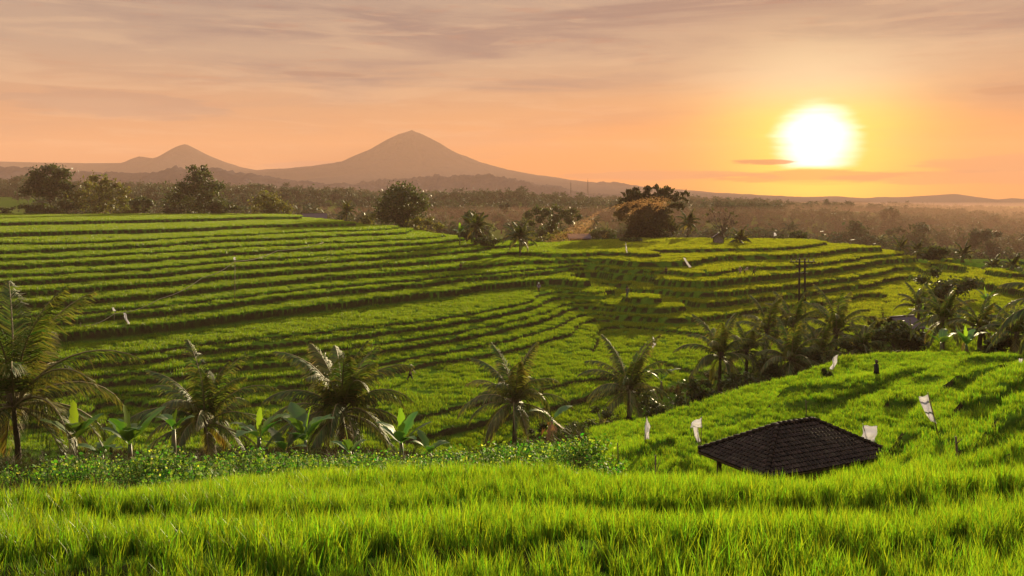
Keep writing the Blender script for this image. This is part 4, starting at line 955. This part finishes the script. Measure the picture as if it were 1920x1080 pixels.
# ------------------------------------------------------------------ people
def skin_mesh(name, joints, edges, mat, parent, root_i=0):
    me = D.meshes.new(name); me.from_pydata([j[0] for j in joints], edges, []); me.materials.append(mat)
    o = add(name, me, parent); sk = o.modifiers.new('skin', 'SKIN'); sk.use_smooth_shade = True
    if not me.skin_vertices: me.skin_vertices.new() if hasattr(me.skin_vertices, 'new') else None
    for k, j in enumerate(joints):
        sv = me.skin_vertices[0].data[k]; sv.radius = (j[1], j[1] if len(j) < 3 else j[2]); sv.use_root = (k == root_i)
    ss = o.modifiers.new('smooth', 'SUBSURF'); ss.levels = 1; ss.render_levels = 1
    return o
SKIN = material('skin', (0.20, 0.11, 0.07), .6, .3)
def person(u, y, label, top, legs, hat, rz=0, bend=0.0, arm=.3, stride=.15, sink=0.0, sc=1.0, hatkind='cap'):
    b = on_ground(u, y); root = thing('person', label, 'person', (b.x, b.y, b.z-sink), rz, 'farmers in the rice'); root.scale = (sc,)*3
    hp = Vector((0, 0, .88)); ax = Vector((0, -math.sin(bend), math.cos(bend)))
    ch = hp+ax*.28; sh = hp+ax*.50; nk = hp+ax*.60; hd = hp+ax*.70+Vector((0, -.02, 0)); ht = hd+Vector((0, -.01, .13))
    J = [(hp, .13, .10), (ch, .145, .10), (sh, .13, .09), (nk, .055), (hd, .085, .095), (ht, .06, .07)]; E = [(0, 1), (1, 2), (2, 3), (3, 4), (4, 5)]
    arms = []; lg = []
    for s in (-1, 1):
        s0 = sh+Vector((s*.19, 0, -.02)); a = arm*(1 if s > 0 else .5)
        el = s0+Vector((s*.10*a*2, -.14*a-.15*math.sin(bend), -.26)); wr = el+Vector((s*.02, -.30*a-.03, -.20)); fg = wr+Vector((0, -.05, -.09))
        k = len(J); J += [(s0, .055), (el, .042), (wr, .03), (fg, .028, .018)]; E += [(2, k), (k, k+1), (k+1, k+2), (k+2, k+3)]; arms.append((s0, el, wr))
        h0 = hp+Vector((s*.09, 0, -.06)); kn = h0+Vector((0, -s*stride*.6, -.40)); an = h0+Vector((0, -s*stride*1.0+.02, -.76)); ft = an+Vector((0, -.15, -.04))
        k = len(J); J += [(h0, .085), (kn, .058), (an, .04), (ft, .035, .025)]; E += [(0, k), (k, k+1), (k+1, k+2), (k+2, k+3)]; lg.append((h0, kn, an))
    skin_mesh('body', J, E, SKIN, root)
    JS = [(hp+ax*-.04, .155, .125), (ch, .165, .12), (sh, .15, .105)]; ES = [(0, 1), (1, 2)]
    for s0, el, wr in arms: k = len(JS); JS += [(s0, .07), (el, .056)]; ES += [(2, k), (k, k+1)]
    skin_mesh('shirt', JS, ES, top, root)
    JT = [(hp, .145, .115)]; ET = []
    for h0, kn, an in lg: k = len(JT); JT += [(h0, .10), (kn, .075), (an+Vector((0, 0, .04)), .06)]; ET += [(0, k), (k, k+1), (k+1, k+2)]
    skin_mesh('trousers', JT, ET, legs, root)
    hm = MB()
    if hatkind == 'cone': hm.tube([hd+Vector((0, 0, .03)), hd+Vector((0, 0, .05)), hd+Vector((0, 0, .22))], [.26, .255, .015], 14, True)
    else: hm.tube([hd+Vector((0, .01, -.04)), hd+Vector((0, .01, .06)), hd+Vector((0, .01, .15)), hd+Vector((0, .01, .18))], [.10, .115, .09, .03], 12); hm.box(tuple(hd+Vector((0, -.15, .05))), (.14, .1, .015))
    hm.build('hat', hat, root, True)
BLK = material('black_cloth', (0.02, 0.02, 0.025), .8, .2); PUR = material('lilac_cloth', (0.32, 0.26, 0.42), .8, .2); GRY = material('blue_grey_cloth', (0.10, 0.12, 0.16), .8, .2)
PAL = material('pale_hat', (0.55, 0.5, 0.42), .8, .2); BRN = material('brown_cloth', (0.07, 0.045, 0.035), .8, .2); PNK = material('pale_pink_cloth', (0.5, 0.38, 0.36), .8, .2)
person(769, 86, 'person in black walking along a terrace edge on the left hillside', BLK, BLK, PAL, R(70), .15, .6, .28, .1)
person(1010, 142, 'person in a lilac shirt and white hat among the middle terraces', PUR, BRN, CLOTH, 0, .2, .4, .1, .25)
person(1176, 134, 'person in blue grey clothes standing below the stepped terrace ends', GRY, GRY, BLK, R(20), .05, .2, .05, .1, 1.05)
person(864, 150, 'dim dark figure standing high on the left hillside', BRN, BRN, BRN, 0, 0, .2, .05, .1)
person(1249, 156, 'dark figure standing at a terrace end left of the slanting far cloth', BRN, BLK, BRN, R(-30), 0, .3, .05, 0)
person(1413, 156, 'dark figure bending on the far terraces right of a pale pair', BRN, BLK, BRN, R(60), .4, .7, .25, 0, 1.0, 'cone')
person(1388, 160, 'person in pale clothes, left of a pale pair on the far terraces', PNK, PNK, PAL, R(-20), .3, .5, .1, .3)
person(1396, 161, 'stooping person in pale clothes, right of a pale pair on the far terraces', PNK, BRN, PAL, R(50), .8, .7, .1, .3)
def scarecrow():
    b = on_ground(1643, 49); root = thing('scarecrow', 'small dark ragged scarecrow post on the field beyond the hut', 'scarecrow', b)
    m = MB(); m.tube([(0, 0, -.2), (0, 0, 1.0)], [.03, .025], 6); m.tube([(-.2, 0, .7), (.22, 0, .76)], [.02, .02], 5); m.build('stick', WOOD, root)
    m = MB(); m.tube([(0, 0, .22), (.01, 0, .45), (0, 0, .7), (0, 0, .78)], [.16, .13, .12, .05], 9); m.build('coat', BLK, root, True)
    m = MB(); m.tube([(.02, 0, .77), (.02, 0, .83), (.02, 0, .92), (.02, 0, .98)], [.04, .09, .085, .03], 9); m.build('head', BRN, root, True)
scarecrow()

# ------------------------------------------------------------------ sunlit smoke by the bamboo
def smoke():
    a = P3(1262, 372, 238); b = P3(1000, 470, 225); c = (a+b)/2; d = b-a; L = d.length; m = MB(); n = 26; T = np.linspace(0, 1, n)
    pts = [a+d*t for t in T]; rad = [max(.05, 3.8*(math.sin(math.pi*t**.85)**.75)) for t in T]
    m.tube([list(p_) for p_ in pts], rad, 20)
    mt = D.materials.new('smoke'); mt.use_nodes = True; w = NT(mt.node_tree)
    v = w.n('ShaderNodeVolumePrincipled', {'Color': (.99, .52, .20, 1), 'Density': .005, 'Anisotropy': .78}); w.n('ShaderNodeOutputMaterial', {1: v.outputs[0]})
    o = m.build('smoke', mt, None, True); tag(o, 'slanting shaft of sunlit smoke drifting across the bamboo clump', 'smoke', None, 'stuff')
smoke()
def mist():
    m = MB(); m.box((600, 1040, -24), (2600, 1380, 40)); mt = D.materials.new('mist'); mt.use_nodes = True; w = NT(mt.node_tree)
    v = w.n('ShaderNodeVolumePrincipled', {'Color': (.90, .52, .36, 1), 'Density': .0003, 'Anisotropy': 0.1}); w.n('ShaderNodeOutputMaterial', {1: v.outputs[0]})
    tag(m.build('mist', mt), 'low orange evening mist lying on the valley floor', 'mist', None, 'stuff')
mist()
#@@END@@
# ------------------------------------------------------------------ haze
def haze():
    mb = MB(); x0, x1, y0, y1, z0, z1 = -3600, 4200, -60, 4700, -45, 300
    mb.box(((x0+x1)/2, (y0+y1)/2, (z0+z1)/2), (x1-x0, y1-y0, z1-z0))
    m = D.materials.new('haze'); m.use_nodes = True; w = NT(m.node_tree)
    v = w.n('ShaderNodeVolumePrincipled', {'Color': (.92, .60, .46, 1), 'Density': HAZE, 'Anisotropy': 0.04})
    w.n('ShaderNodeOutputMaterial', {1: v.outputs[0]})
    o = mb.build('haze', m); tag(o, 'thin warm evening haze over the whole valley', 'haze', None, 'stuff')
HAZE = 0.00015
haze()
